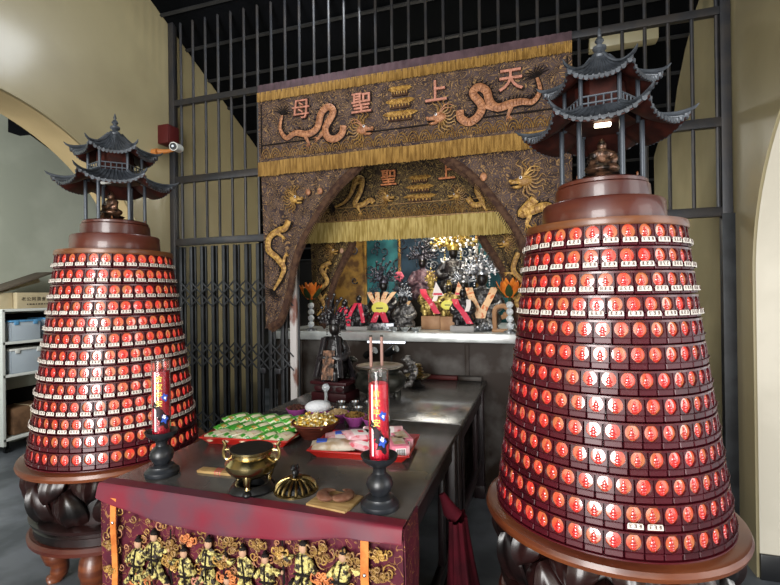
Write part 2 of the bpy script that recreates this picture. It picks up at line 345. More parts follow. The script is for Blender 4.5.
gt = thing('folding_gate', 'black folding lattice gate pulled across behind the left light tower', 'gate', (0, YG+.0, 0))
gx = [XL+.10+i*.112 for i in range(11)]
for i, x in enumerate(gx):
    b = MB(); b.box((x, 0, 1.03), (.030, .030, 2.0), .003); b.box((x+.028, .012, 1.03), (.014, .016, 2.0), .002); b.build('slat', 'gatesteel', gt)
for zc in (1.62, 1.10, .5):
    for i in range(len(gx)-1):
        b = MB(); xa, xb = gx[i], gx[i+1]
        for y, s in ((-.016, 1), (-.024, -1)):
            for zz in (-.055, .055):
                b.tube([(xa, y, zc+zz-s*.055), (xb, y, zc+zz+s*.055)], .0075, 6, flat=.5, up=(0, 1, 0))
        b.build('lattice', 'gatesteel', gt)
b = MB(); b.box((-1.875, -.005, 1.12), (.058, .04, 1.9), .004); b.build('end_post', 'rust', gt, 'grey end post with peeling rusty paint')
for x in (-2.02, -2.16): b = MB(); b.box((x, -.02, .98), (.055, .02, .045), .004); b.build('latch', 'steel', gt)

# ------------------------------------------------------------------ embroidered hangings
def fringe_mb(x0, x1, zt, zb, y, per=.012, jag=.01, fy=None):
    n = int((x1-x0)/per); rnd = random.Random(int(x0*100+zt*31)); js = [rnd.uniform(0, jag) for _ in range(n*2+1)]
    def fn(u, v):
        i = int(round(u*n*2)); x = x0+(x1-x0)*u; return (x, y+(.004 if i % 2 else -.004)*(.4+.6*v)+(fy(x) if fy else 0), zt+(zb+js[i]-zt)*v)
    mb = MB(); mb.grid(fn, n*2, 3); return mb
def dragon(parent, pts, y, r, body, name='dragon_embroidery', head=None, hs=.05, flip=1, tail=True):
    """an embroidered dragon in relief: scaled body, black outline, spines, legs, tail fan and maned head"""
    P = smooth_pts([(p[0], y, p[1]) for p in pts], 7); k = len(P)
    R = [r*(.35+.65*min(1, i/(k*.3))) for i in range(k)]
    o = MB(); o.tube([p+Vector((0, .008, 0)) for p in P], [q+.0075 for q in R], 8, flat=.35, up=(0, 1, 0)); 
    d = MB(); d.tube(P, R, 10, flat=.55, up=(0, 1, 0))
    for i in range(3, k-2, 2):                                   # belly bands and spines
        t = (P[i+1]-P[i-1]).normalized(); nrm = Vector((-t.z, 0, t.x))*flip
        o.tube([P[i]+nrm*(R[i]*1.0), P[i]+nrm*(R[i]+.028)-t*.012], [.006, .001], 4)
        d.tube([P[i]-nrm*R[i]*.8+Vector((0, -r*.45, 0)), P[i]+nrm*R[i]*.5+Vector((0, -r*.62, 0))], r*.10, 4)
    for f in (.3, .72):                                          # clawed legs
        i = int(k*f); t = (P[i+1]-P[i-1]).normalized(); nrm = Vector((-t.z, 0, t.x))*-flip
        a = P[i]+nrm*R[i]; e = a+nrm*r*1.5+t*r; d.tube([a-nrm*R[i], a, e, e+nrm*r*.8-t*r*.8], [R[i]*.7, R[i]*.6, R[i]*.4, .003], 6, flat=.6, up=(0, 1, 0))
        for q in (-.8, 0, .8): d.tube([e, e+nrm*r*1.3+t*r*q], [.006, .001], 4)
    if tail:
        t = (P[0]-P[2]).normalized()
        for a in range(-4, 5):
            an = a*.28; v = Vector((t.x*math.cos(an)-t.z*math.sin(an), 0, t.x*math.sin(an)+t.z*math.cos(an)))
            s = Vector((-v.z, 0, v.x))*(.02 if a > 0 else -.02); o.tube([P[0], P[0]+v*.05, P[0]+v*.09+s], [.005, .004, .001], 4)
    ob = d.build(name, body, parent); o.build('outline', 'outl', ob)
    if head:
        hx, hz = head; h = MB(); H = Vector((hx, y-.004, hz)); s = hs; fx = flip
        h.ball(H, (s*.9, .02, s*.62)); h.ball(H+Vector((fx*s*.9, -.006, -s*.12)), (s*.65, .018, s*.3)); h.ball(H+Vector((fx*s*.75, 0, -s*.62)), (s*.55, .013, s*.2))
        h.ball(H+Vector((fx*s*1.4, -.012, .02*s)), (s*.22, .014, s*.2)); h.ball(H+Vector((0, -.014, s*.4)), (s*.35, .014, s*.2))
        for a in (1.9, 2.3): h.tube(smooth_pts([H+Vector((0, 0, s*.5)), H+Vector((-fx*s*.8, -.01, s*(a-.9))), H+Vector((-fx*s*1.7, -.005, s*(a-1.0)))], 4), [s*.13-(i*s*.012) for i in range(9)], 5)
        hd = h.build('dragon_head', body, ob)
        mn = MB()
        for a in range(11):
            an = PI/2+(a-1)*.33*fx; v = Vector((math.cos(an), 0, math.sin(an))); sd = Vector((-v.z, 0, v.x))*fx
            mn.tube(smooth_pts([H+v*s*.6, H+v*s*1.35+sd*s*.3, H+v*s*2.0-sd*s*.15, H+v*s*2.3+sd*s*.3], 3), [s*.12]*4+[s*.09]*3+[s*.06]*2+[.002], 5)
        mn.build('mane', 'goldline', hd)
        e = MB(); e.ball(H+Vector((fx*s*.32, -.024, s*.28)), (s*.17, .01, s*.17)); e.build('eye', 'whiteprint', hd)
        e = MB(); e.ball(H+Vector((fx*s*.34, -.033, s*.28)), (s*.09, .006, s*.09)); e.build('pupil', 'outl', hd); e = MB(); e.ball(H+Vector((fx*s*1.0, -.012, -s*.42)), (s*.5, .012, s*.1)); e.build('mouth', 'outl', hd)
    return ob
def pagoda_emb(parent, cx, cz, y, wd, ht, body, tiers=3):
    p = MB(); q = MB()
    for i in range(tiers):
        z = cz-ht/2+ht*(i+.35)/tiers; ww = wd*(1-.16*i); hh = ht/tiers
        n = 12
        p.grid(lambda u, v: (cx+(u-.5)*ww*(1-.35*v), y-.012*math.sin(PI*v)-.006*(int(u*n*2) % 2), z+hh*.5*v+hh*.28*abs(2*u-1)**2.5*(1-v)), 24, 4)
        q.box((cx, y-.004, z-hh*.15), (ww*.66, .012, hh*.34), .002)
        for k in range(7): p.ball((cx+(k-3)*ww*.1, y-.014, z-hh*.08), (ww*.028, .008, hh*.15), 6, 5)
    o = p.build('pagoda_embroidery', body, parent); q.build('storey', 'trim', o)
def xz(px, py, Y, c): q = at(px, py, Y); return (q.x-c[0], q.z-c[2])
def glyph(parent, ch, px, py, size, Y, c, m, y):
    x, z = xz(px, py, Y, c)
    mb = text_mb(ch, size, .008, lambda u, v, d: (x+u, y-d, z+v)); o = mb.build('character_embroidery', m, parent, f'embroidered character {ch}')
    mb2 = text_mb(ch, size*1.12, .003, lambda u, v, d: (x+u*1.0, y+.008-d, z+v)); mb2.build('outline', 'outl', o)

CV = (-.95, 3.212, 0)                           # outer hangings, centre
v = thing('curtain_valance', 'wide embroidered brown valance with four characters, two dragons and gold fringes', 'valance', CV)
XA, XB = -1.18, 1.18
rip = lambda x: .006*math.sin(x*9)+.004*math.sin(x*23)
mb = MB(); mb.grid(lambda u, t: (XA+(XB-XA)*u, rip(XA+(XB-XA)*u)*t, 3.24+(2.62-3.24)*t), 90, 14, thick=.006); mb.build('field', 'emb', v)
mb = MB(); mb.grid(lambda u, t: (XA+(XB-XA)*u, -.008-.006*abs(math.sin(u*150)), 3.285-.075*t), 300, 2, thick=.012); mb.build('heading', 'purple', v, 'gathered purple heading tape')
fringe_mb(XA, XB, 3.225, 3.145, -.014).build('fringe', 'fringe', v, 'upper gold fringe')
fringe_mb(XA, XB, 2.665, 2.545, -.014, fy=rip).build('fringe', 'fringe', v, 'lower gold fringe')
mb = MB()
for x0, x1, zz in ((XA+.03, XB-.03, 2.80),): mb.tube([(x0, -.006, zz), (x1, -.006, zz)], .006, 6)
for x in (XA+.03, XB-.03): mb.tube([(x, -.006, 2.70), (x, -.006, 3.13)], .005, 6)
mb.build('border_cord', 'outl', v)
mb = MB()                                       # wave motif under the dragons
for i in range(26):
    x = XA+.07+i*.087
    for k in (1, 2, 3): mb.tube([(x+.042*k/3*math.cos(PI*j/8), -.008, 2.69+.075*k/3*math.sin(PI*j/8)) for j in range(9)], .004, 4)
mb.build('wave_embroidery', 'goldline', v)
YV = 3.225
DL = [(283.8, 116.4), (281.8, 129.7), (288, 139), (297, 134), (309.5, 135), (318.7, 128.7), (322.8, 114.4), (330, 108), (334.5, 114), (327, 128.7), (329, 138), (336, 140), (343, 135), (345, 127)]
dragon(v, [xz(*p, YV, CV) for p in DL], -.011, .028, 'drg', head=xz(364, 131, YV, CV), hs=.056, flip=1)
DR = [(537, 79.5), (540, 92), (533, 103), (522, 103), (512, 105), (498, 109), (490, 103), (487, 93), (479, 88.7), (473.5, 95), (482, 107), (479, 117), (470, 123.6), (461.5, 119.5), (460.5, 112)]
dragon(v, [xz(*p, YV, CV) for p in DR], -.012, .029, 'drg', head=xz(440, 119, YV, CV), hs=.058, flip=-1)
for ch, px, py in (('天', 511, 83), ('上', 437, 95), ('聖', 363, 106), ('母', 303, 112)): glyph(v, ch, px, py, .165, YV, CV, 'chars', -.02)
px, pz = xz(401, 104, YV, CV); pagoda_emb(v, px, pz, -.012, .27, .27, 'drgg')

IN = [(-1.22, 2.62), (-1.30, 2.55), (-1.354, 2.507), (-1.438, 2.438), (-1.567, 2.293), (-1.744, 2.03), (-1.817, 1.859), (-1.865, 1.637), (-1.95, 1.414), (-2.06, 1.335)]
def drape(c, half, inner, ztop, zbot, side, name, label, m, trimw=.05, mt='trim', outer_b=.02):
    """a tied-back hanging: outer edge plumb, inner edge swept along the given curve"""
    t = thing(name, label, 'curtain', c)
    ed = smooth_pts([(x, 0, z) for x, z in inner], 5)
    def innx(z):
        for a, b in zip(ed, ed[1:]):
            if b.z <= z <= a.z: return a.x+(b.x-a.x)*((a.z-z)/max(a.z-b.z, 1e-6))
        return ed[0].x if z > ed[0].z else ed[-1].x
    def fn(u, w):
        z = ztop+(zbot-ztop)*w; xi = innx(z); xo = -half+outer_b*w
        x = xo+(xi-xo)*u; return (side*x, (.012*math.sin(u*11+w*2)+.008*math.sin(u*23))*min(1, w*3+.1), z)
    mb = MB(); mb.grid(fn, 40, 50, thick=.006); mb.build('field', m, t)
    tr = MB(); tr.tube([(side*(p.x-.012), -.008, p.z) for p in ed], trimw/2, 8, flat=.45, up=(0, 1, 0)); tr.build('border', mt, t, 'plush swept border')
    fr = MB(); n = len(ed)
    for i in range(n-1):
        a, b = ed[i], ed[i+1]
        for k in range(4):
            p = a.lerp(b, k/4); fr.tube([(side*(p.x-.005), -.004, p.z), (side*(p.x+.016), -.002, p.z-.042)], [.0045, .0025], 4)
    fr.build('fringe', mt, t); return t
c = .95
inn = [(x+c, z) for x, z in IN]
CD = (-.95, 3.238, 0)
dl = drape(CD, 1.177, inn, 2.64, 1.33, 1, 'curtain_drape', 'outer tied-back embroidered drape with gold dragon, beside the folding gate', 'emb')
P = lambda a: [xz(x, y, 3.25, CD) for x, y in a]
dragon(dl, P([(276, 290), (283, 278), (286, 268), (279, 258), (271, 250), (272, 238), (281, 231), (287, 229), (291, 221)]), -.022, .026, 'drgg', head=xz(297, 200, 3.25, CD), hs=.05, flip=1, tail=True)
mb = MB()
for q in ((322, 192), (310, 193)): x, z = xz(*q, 3.25, CD); mb.ball((x, -.022, z), (.022, .012, .026))
mb.build('pearl_embroidery', 'drg', dl)
dr = drape(CD, 1.177, inn, 2.64, 1.33, -1, 'curtain_drape', 'outer tied-back embroidered drape with large dragon head, beside the right light tower', 'emb')
dragon(dr, P([(560, 262), (548, 258), (544, 240), (556, 225), (548, 208), (530, 212), (522, 214), (535, 200)]), -.022, .032, 'drgg', head=xz(524, 182, 3.25, CD), hs=.062, flip=-1, tail=False)
mb = MB(); x, z = xz(484, 178, 3.25, CD); mb.ball((x, -.022, z), (.024, .012, .03)); mb.build('pearl_embroidery', 'drg', dr)

# inner hangings, over the altar
CI = (-1.03, 3.80, 0)
v2 = thing('curtain_valance', 'inner embroidered valance with orange characters and bright gold fringe above the deities', 'valance', CI)
XA2, XB2 = -1.02, .98
mb = MB(); mb.grid(lambda u, t: (XA2+(XB2-XA2)*u, rip(XA2+(XB2-XA2)*u)*t, 2.80-.56*t), 80, 12, thick=.006); mb.build('field', 'embd', v2)
fringe_mb(XA2, XB2, 2.245, 2.06, -.014, fy=rip).build('fringe', 'fringe2', v2)
mb = MB(); mb.tube([(XA2, -.008, 2.25), (XB2, -.008, 2.25)], .008, 6); mb.tube([(XA2, -.008, 2.37), (XB2, -.008, 2.37)], .005, 6); mb.build('border_cord', 'goldline', v2)
mb = MB()
for i in range(22):
    x = XA2+.06+i*.09
    for k in (1, 2, 3): mb.tube([(x+.042*k/3*math.cos(PI*j/8), -.008, 2.262+.085*k/3*math.sin(PI*j/8)) for j in range(9)], .004, 4)
mb.build('wave_embroidery', 'goldline', v2)
Y2 = 3.79
Q = lambda a: [xz(x, y, Y2, CI) for x, y in a]
dragon(v2, Q([(335, 207), (345, 202), (352, 192), (356, 180), (362, 179), (361, 190), (355, 204), (362, 205), (370, 200), (374, 203)]), -.012, .024, 'drgg', head=xz(387, 198, Y2, CI), hs=.045, flip=1)
dragon(v2, Q([(505, 200), (495, 196), (488, 184), (480, 178), (477, 190), (482, 202), (474, 205), (468, 198)]), -.012, .024, 'drgg', head=xz(456, 196, Y2, CI), hs=.042, flip=-1)
glyph(v2, '聖', 389, 179, .15, Y2, CI, 'charo', -.02); glyph(v2, '上', 447, 173, .15, Y2, CI, 'charo', -.02)
px, pz = xz(420, 188, Y2, CI); pagoda_emb(v2, px, pz, -.012, .30, .24, 'drgg')
CE = (-1.03, 3.93, 0)
IN2 = [(-.62, 2.3), (-.57, 2.12), (-.60, 2.03), (-.68, 1.90), (-.76, 1.74), (-.82, 1.56), (-.86, 1.40), (-.90, 1.30)]
d2 = drape(CE, 1.03, IN2, 2.5, 1.30, 1, 'curtain_drape', 'inner embroidered drape behind the lotus lamp nearest the gate', 'embd', mt='trim')
dragon(d2, [(-.95, 1.4), (-.88, 1.5), (-.93, 1.62), (-.84, 1.72), (-.9, 1.84), (-.8, 1.9)], -.022, .022, 'drgg', head=(-.78, 2.0), hs=.04, flip=1)
mb = MB(); mb.ball((-.69, -.022, 2.0), (.02, .012, .026)); mb.build('pearl_embroidery', 'skin', d2)
d2 = drape(CE, .99, IN2, 2.5, 1.30, -1, 'curtain_drape', 'inner embroidered drape behind the lotus lamp nearest the right light tower', 'embd', mt='trim')
dragon(d2, [(.92, 1.4), (.86, 1.52), (.92, 1.66), (.84, 1.78), (.88, 1.92)], -.022, .022, 'drgg', head=(.78, 2.0), hs=.04, flip=-1)
# ------------------------------------------------------------------ the two light towers
NW, NH, ND = .0545, .079, .034
def arch_loop(n, w, h, z0):                      # window outline: round lobe on a short neck
    pts = []
    for i in range(n):
        a = -PI/2+2*PI*(i+.5)/n; x = math.cos(a)*w; z = math.sin(a)*h
        if math.sin(a) < -.55: x *= .58; z = -h*(.60+.42*abs(math.sin(a)))
        pts.append((x, z0+z))
    return pts
def housing_mb(mb, mi=0, T=lambda p: p, multi=False):
    n = 20; zc = .049; inner = arch_loop(n, .0232, .0262, zc); outer = []
    for i in range(n):
        a = -PI/2+2*PI*(i+.5)/n; cx, cz = math.cos(a), math.sin(a); k = max(abs(cx)/(NW/2), abs(cz)/(NH-zc-.003) if cz > 0 else abs(cz)/(zc-.020))
        outer.append((cx/k, zc+cz/k))
    yf, yi, yb = -ND, -ND+.010, 0
    vs = [(x, yf, z) for x, z in outer]+[(x, yf, z) for x, z in inner]+[(x, yi, z) for x, z in inner]+[(x, yb, z) for x, z in outer]
    fs = []
    for i in range(n):
        j = (i+1) % n; fs += [(i, j, n+j, n+i), (n+i, n+j, 2*n+j, 2*n+i), (j, i, 3*n+i, 3*n+j)]
    mb.add([T(Vector(q)) for q in vs], fs, mi)
    b = MB(); b.box((0, -ND*.5, .010), (NW, ND, .020), .002, seg=1); b.box((0, -ND-.003, .0195), (NW*.98, .006, .003), .001, seg=1)
    mb.add([T(Vector(q)) for q in b.v], b.f, mi)
    b = MB(); b.box((0, -ND-.001, NH-.0025), (NW*.5, .003, .002), .0005, seg=1); mb.add([T(Vector(q)) for q in b.v], b.f, 5 if mi == 0 and T is not None and multi else mi)
def window_mb(mb, mi=0, T=lambda p: p):
    n = 20; lp = arch_loop(n, .0229, .0259, .049); y = -ND+.0085
    vs = [(0, y-.0015, .049)]+[(x*.6, y-.0012, .049+(z-.049)*.6) for x, z in lp]+[(x, y, z) for x, z in lp]; fs = []
    for i in range(n):
        j = (i+1) % n; fs += [(0, 1+i, 1+j), (1+i, 1+n+i, 1+n+j, 1+j)]
    mb.add([T(Vector(q)) for q in vs], fs, mi)
def relief_mb(mb, mi=0, T=lambda p: p):
    b = MB(); y = -ND+.0065
    b.ball((0, y, .0605), (.0042, .003, .0050), 8, 6); b.ball((0, y, .0495), (.0078, .003, .0078), 8, 6); b.ball((0, y, .041), (.0120, .004, .0050), 8, 6); b.ball((0, y, .033), (.0085, .004, .0042), 8, 6); b.ball((0, y, .028), (.0105, .004, .003), 8, 6)
    mb.add([T(Vector(q)) for q in b.v], b.f, mi)
def card_mb(mb, mi=0, T=lambda p: p, var=0):
    b = MB(); p = [(-.0235, .0), (.0235, .0), (.0235, .012), (.0205, .0175), (-.0205, .0175), (-.0235, .012)]
    b.prism(p, .0025, lambda u, v, d: (u, -ND-.0075-d, .0085+v)); mb.add([T(Vector(q)) for q in b.v], b.f, mi)
    rn = random.Random(var)
    for k in (-1, 0, 1):                             # brushed strokes too small to read
        b = MB(); cx = k*.0138
        for z in (.0135, .0185, .0232): b.box((cx+rn.uniform(-.001, .001), -ND-.0103, z), (rn.uniform(.006, .0105), .0006, .0016), rot=Matrix.Rotation(rn.uniform(-.15, .1), 3, 'Y'))
        for _ in range(2): b.box((cx+rn.uniform(-.004, .004), -ND-.0103, .0182), (.0016, .0006, rn.uniform(.007, .012)), rot=Matrix.Rotation(rn.uniform(-.35, .35), 3, 'Y'))
        mb.add([T(Vector(q)) for q in b.v], b.f, mi+1)
def one(fn, name, m): mb = MB(); fn(mb); return mb.mesh(name, m, 35)
ME_H, ME_W, ME_R, ME_C = one(lambda m: housing_mb(m, 0, lambda p: p, True), 'lamp_niche', ['case', 'case', 'case', 'case', 'case', 'ring']), one(window_mb, 'window', 'glow'), one(relief_mb, 'buddha_relief', 'halo'), [one(lambda m, v=v: card_mb(m, var=v), 'name_card', ['plate', 'cardink']) for v in range(5)]
def ob(name, me, parent, loc=(0, 0, 0), rz=0, tilt=0):
    o = bpy.data.objects.new(name, me); C.objects.link(o); o.parent = parent; o.location = loc; o.rotation_euler = (tilt, 0, rz); return o

def hexroof(t, R, z0, lift, rt, zt, rot):
    cs = [Vector((R*math.cos(rot+PI/3*i), R*math.sin(rot+PI/3*i), 0)) for i in range(6)]
    def pt(i, u, w, dz=0):
        a, b = cs[i], cs[(i+1) % 6]; e = a.lerp(b, u); cc = abs(2*u-1); e *= 1+.07*cc**5
        ze = z0+lift*cc**3; ni = (a.lerp(b, u)).normalized()*rt*(1/ max(.87, math.cos(abs(u-.5)*PI/3)))*.95
        p = e.lerp(ni, w); s = .35*w+.65*w**2.0
        p.z = (ze*(1-w)**1.6+z0*(1-(1-w)**1.6))+(zt-z0)*s+dz; return p
    rf = MB(); so = MB(); tr = MB()
    for i in range(6):
        rf.grid(lambda u, v: pt(i, u, v), 14, 7, thick=-.010, tdir=(0, 0, 1))
        so.grid(lambda u, v: pt(i, u, v*.97, -.0125), 14, 7, thick=-.004, tdir=(0, 0, 1))
        for k in range(1, 10): tr.tube([pt(i, k/10, w/6*.95, .001) for w in range(7)], .0035, 5)
        for k in range(12):                       # drip tiles along the eave
            p = pt(i, (k+.5)/12, 0, -.006); d = (cs[(i+1) % 6]-cs[i]).normalized(); o = Vector((p.x, p.y, 0)).normalized()*.004
            tr.add([p+d*.009*math.cos(a)+o+Vector((0, 0, -.012*abs(math.sin(a)) if a > PI else .004)) for a in [2*PI*j/10 for j in range(10)]]+
                   [p+d*.009*math.cos(a)-o+Vector((0, 0, -.012*abs(math.sin(a)) if a > PI else .004)) for a in [2*PI*j/10 for j in range(10)]],
                   [tuple(range(10)), tuple(range(19, 9, -1))]+[(j, (j+1) % 10, 10+(j+1) % 10, 10+j) for j in range(10)])
    r = rf.build('roof', 'tile', t); so.build('soffit', 'soffit', r, 'dark red underside of the roof'); tr.build('roof_tile', 'tile', r)
    for i in range(6):
        q = MB(); pts = [pt(i, 0, w/8, .005) for w in range(8, -1, -1)]; e = pts[-1]; o = Vector((e.x, e.y, 0)).normalized()
        pts += [e+o*.014+Vector((0, 0, .006)), e+o*.026+Vector((0, 0, .018))]
        q.tube(pts, [.007]*9+[.006, .002], 7); q.build('ridge', 'tile', r)
def roof_statue(loc, label):
    t = thing('buddha_statue', label, 'statue', loc); t.scale = (1.08, 1.0, .98)
    b = MB(); b.ball((0, 0, .055), (.062, .050, .026)); b.ball((0, -.018, .05), (.056, .04, .018)); b.ball((0, .004, .092), (.034, .026, .042)); b.ball((0, 0, .118), (.038, .022, .018)); b.ball((0, -.002, .150), (.017, .017, .021)); b.ball((0, 0, .172), (.008, .008, .009))
    for s in (-1, 1): b.tube([(s*.034, 0, .118), (s*.044, -.012, .088), (s*.014, -.036, .072)], [.013, .012, .009], 8)
    b.tube([(0, 0, .12), (0, 0, .15)], .010, 8); remesh(b.build('body', 'bronze', t), .0055)
    q = MB(); q.lathe([(.045, 0), (.060, .008), (.052, .018), (.064, .028), (.05, .036)], 20, wave=lambda a: 1+.05*math.cos(a*10)); q.build('lotus_base', 'bronze', t)
NR = 13; ZB, ZT = .742, 1.828; RB, RT = .428, .292
ROWH = (ZT-ZB)/NR
def rad(z): f = (z-ZB)/(ZT-ZB); return RB+(RT-RB)*(f*1.08-.08*f*f) if 0 <= f <= 1 else (RB if f < 0 else RT)
def table_hides(P):                               # is the straight line to the camera blocked by the table?
    if P.z >= .9: return False
    t = (CAM_Z-.9)/(CAM_Z-P.z); q = CAM+(P-CAM)*t; return -1.57 < q.x < -.39 and 1.3 < q.y < 3.7
def tower(name_at, carded, label, rot, statue_label, seed):
    rnd = random.Random(seed); t = thing('light_tower', label, 'light tower', (name_at[0], name_at[1], 0))
    base = Vector((name_at[0], name_at[1], 0))
    # stand
    for k in range(4):
        a = PI/4+PI/2*k+rot; q = MB(); o = Vector((math.cos(a), math.sin(a), 0))
        q.tube(smooth_pts([o*.30+Vector((0, 0, .33)), o*.34+Vector((0, 0, .27)), o*.35+Vector((0, 0, .20)), o*.31+Vector((0, 0, .10)), o*.32+Vector((0, 0, .03)), o*.35+Vector((0, 0, .0))], 4),
               [.060]*4+[.068]*4+[.062]*4+[.045]*4+[.036]*4+[.042], 12); q.build('leg', 'rimwood', t)
    q = MB(); q.lathe([(.05, .315), (.405, .315), (.425, .325), (.428, .345), (.415, .36), (.05, .362)], 64); q.build('foot_board', 'wood', t)
    q = MB(); q.lathe([(.05, .362), (.40, .362), (.40, .40), (.405, .405), (.395, .415), (.415, .428), (.42, .445), (.40, .455), (.05, .456)], 64); q.build('plinth', 'lotus', t)
    q = MB(); q.lathe([(.05, .455), (.36, .455), (.38, .54), (.36, .66), (.40, .69), (.40, .70), (.05, .701)], 64); lc = q.build('lotus_core', 'lotus', t)
    def petal(a0, zb, zt2, r0, r1, wd, up):
        q = MB()
        def fn(u, v):
            prof = (1-v**2.6)**.85*(v+.35)**.4; wv = wd*max(.02, prof)*(1-.35*v if up else 1-.35*v)
            a = a0+(u-.5)*wv/r1; bulge = math.sin(PI*v)**.8*.032; rr = r0+(r1-r0)*v+bulge-.035*abs(2*u-1)**2+.016*math.exp(-((u-.5)/.07)**2)+.003*math.cos(u*25)*(1-v)
            z = zb+(zt2-zb)*v; return (rr*math.cos(a), rr*math.sin(a), z)
        q.grid(fn, 20, 12, thick=-.012, tdir=(math.cos(a0), math.sin(a0), 0)); return q
    for k in range(12):
        petal(2*PI*k/12+rot, .46, .645, .385, .420, .27, True).build('petal', 'lotus', t)
        petal(2*PI*(k+.5)/12+rot, .72, .575, .395, .410, .25, False).build('petal', 'lotus', t)
    q = MB(); q.lathe([(.05, .700), (.452, .700), (.468, .706), (.474, .722), (.468, .738), (.455, .743), (.05, .744)], 72); q.build('rim', 'rimwood', t)
    # stepped wall of niches
    q = MB(); prof = [(.05, ZB-.002)]
    for k in range(NR):
        z = ZB+k*ROWH; r = rad(z+.01)+.003
        prof += [(r, z-.001), (r, z+.006), (r-.034, z+.0065), (r-.036, z+ROWH-.0015)]
    prof += [(RT, ZT), (.05, ZT)]
    q.lathe(prof, 72); q.build('shelf_wall', 'body', t, sharp=30)
    cand = []
    for k in range(NR):
        z = ZB+k*ROWH+.0065; r = rad(z)-.034; n = int(2*PI*(r+ND)/.0590); off = rnd.uniform(0, 1)
        for i in range(n):
            ph = 2*PI*(i+off)/n; out = Vector((math.cos(ph), math.sin(ph), 0)); P = base+out*(r+ND)+Vector((0, 0, z+.04)); vv = CAM-P
            c = vv.normalized().dot(out); pr = project(P); sc = 0
            if c > .1 and pr and 0 < pr[0] < 780 and 0 < pr[1] < 585 and not table_hides(P): sc = c/vv.length_squared
            cand.append((sc, k, ph, Vector((out.x*r, out.y*r, z))))
    cand.sort(key=lambda e: -e[0]); rest = MB()
    for i, (sc, k, ph, L) in enumerate(cand):
        az = ph+PI/2+rnd.uniform(-.02, .02); has = carded(NR-1-k)
        if has == 'two': has = abs(((ph+PI/2-.087+PI) % (2*PI))-PI) < .137
        if i < 100:
            h = ob('lamp_niche', ME_H, t, L, az, -.125); ob('window', ME_W, h); ob('buddha_relief', ME_R, h)
            if has: ob('name_card', ME_C[i % 5], h)
        else:
            R = rotz(az) @ Matrix.Rotation(-.125, 3, 'X'); T = lambda p, R=R, L=L: R @ p+L
            housing_mb(rest, 0, T, True); window_mb(rest, 1, T); relief_mb(rest, 2, T)
            if has: card_mb(rest, 3, T, i % 5)
    o = rest.build('lamp_niches', ['case', 'glow', 'halo', 'plate', 'cardink', 'ring'], t, sharp=35); o['kind'] = 'stuff'
    # stepped cap
    q = MB(); q.lathe([(.05, ZT), (.296, ZT), (.300, ZT+.008), (.296, ZT+.028), (.05, ZT+.03)], 64); q.build('top_ring', 'ring', t, 'amber wooden ring')
    q = MB(); q.lathe([(.05, 1.857), (.228, 1.857), (.230, 1.863), (.227, 1.940), (.222, 1.946), (.05, 1.947)], 64); q.build('cap_step', 'wood', t)
    q = MB(); q.lathe([(.05, 1.946), (.176, 1.946), (.178, 1.952), (.175, 2.008), (.05, 2.010)], 64); q.build('cap_step', 'wood', t)
    q = MB(); q.lathe([(.05, 2.010), (.160, 2.010), (.168, 2.014), (.168, 2.026), (.160, 2.032), (.001, 2.032)], 64); q.build('cap_plate', 'wood', t)
    # two-tiered pavilion
    for k in range(6):
        a = rot+PI/3*k; x, y = .148*math.cos(a), .148*math.sin(a)
        q = MB(); q.tube([(x, y, 2.032), (x, y, 2.265)], .0095, 10); q.build('pillar', 'pillar', t)
        x, y = .135*math.cos(a), .135*math.sin(a); q = MB(); q.tube([(x, y, 2.26), (x, y, 2.43)], .008, 10); q.build('pillar', 'pillar', t)
        a2 = rot+PI/3*(k+1); x2, y2 = .135*math.cos(a2), .135*math.sin(a2); q = MB()
        for z in (2.325, 2.352): q.tube([(x, y, z), (x2, y2, z)], .004, 6)
        for f in (.2, .4, .6, .8): q.tube([(x+(x2-x)*f, y+(y2-y)*f, 2.30), (x+(x2-x)*f, y+(y2-y)*f, 2.352)], .0035, 5)
        q.build('balustrade', 'pillar', t)
    for k in range(8):
        a = rot+.2+PI/4*k; q = MB(); q.ball((.150*math.cos(a), .150*math.sin(a), 2.040), (.004, .004, .010), 6, 5)
        if k % 2: q.build('peg', 'ring', t)
    q = MB(); q.lathe([(.10, 2.262), (.14, 2.268), (.125, 2.30), (.09, 2.302)], 6); 
    q.lathe([(.095, 2.30), (.095, 2.43)], 6); q.build('upper_room', 'soffit', t)
    hexroof(t, .290, 2.226, .050, .12, 2.315, rot); hexroof(t, .208, 2.404, .042, .03, 2.545, rot)
    q = MB(); q.lathe([(.034, 2.535), (.036, 2.548), (.018, 2.556), (.014, 2.566), (.026, 2.578), (.026, 2.588), (.012, 2.596), (.010, 2.602), (.018, 2.612), (.012, 2.624), (.005, 2.63), (.009, 2.64), (.002, 2.665), (.0, 2.668)], 18); q.build('finial', 'tile', t)
    q = MB(); q.box((.0, -.065, 2.250), (.06, .022, .014), .004); q.build('lamp', 'led' if seed == 3 else 'white', t, 'white lamp under the roof')
    roof_statue((base.x+.0, base.y-.03, 2.032), statue_label)
    return t
tower((.25, 2.04), lambda r: r < 4 or ('two' if r == 11 else False), 'tall red light tower beside the right wall, in front of the embroidered curtain', -.13,
      'dark bronze seated Buddha in the pavilion of the tower beside the curtain', 3)
tower((-2.33, 2.06), lambda r: r < 11, 'tall red light tower in front of the left arch and folding gate', -.27,
      'dark bronze seated Buddha in the pavilion of the tower before the left arch', 5)
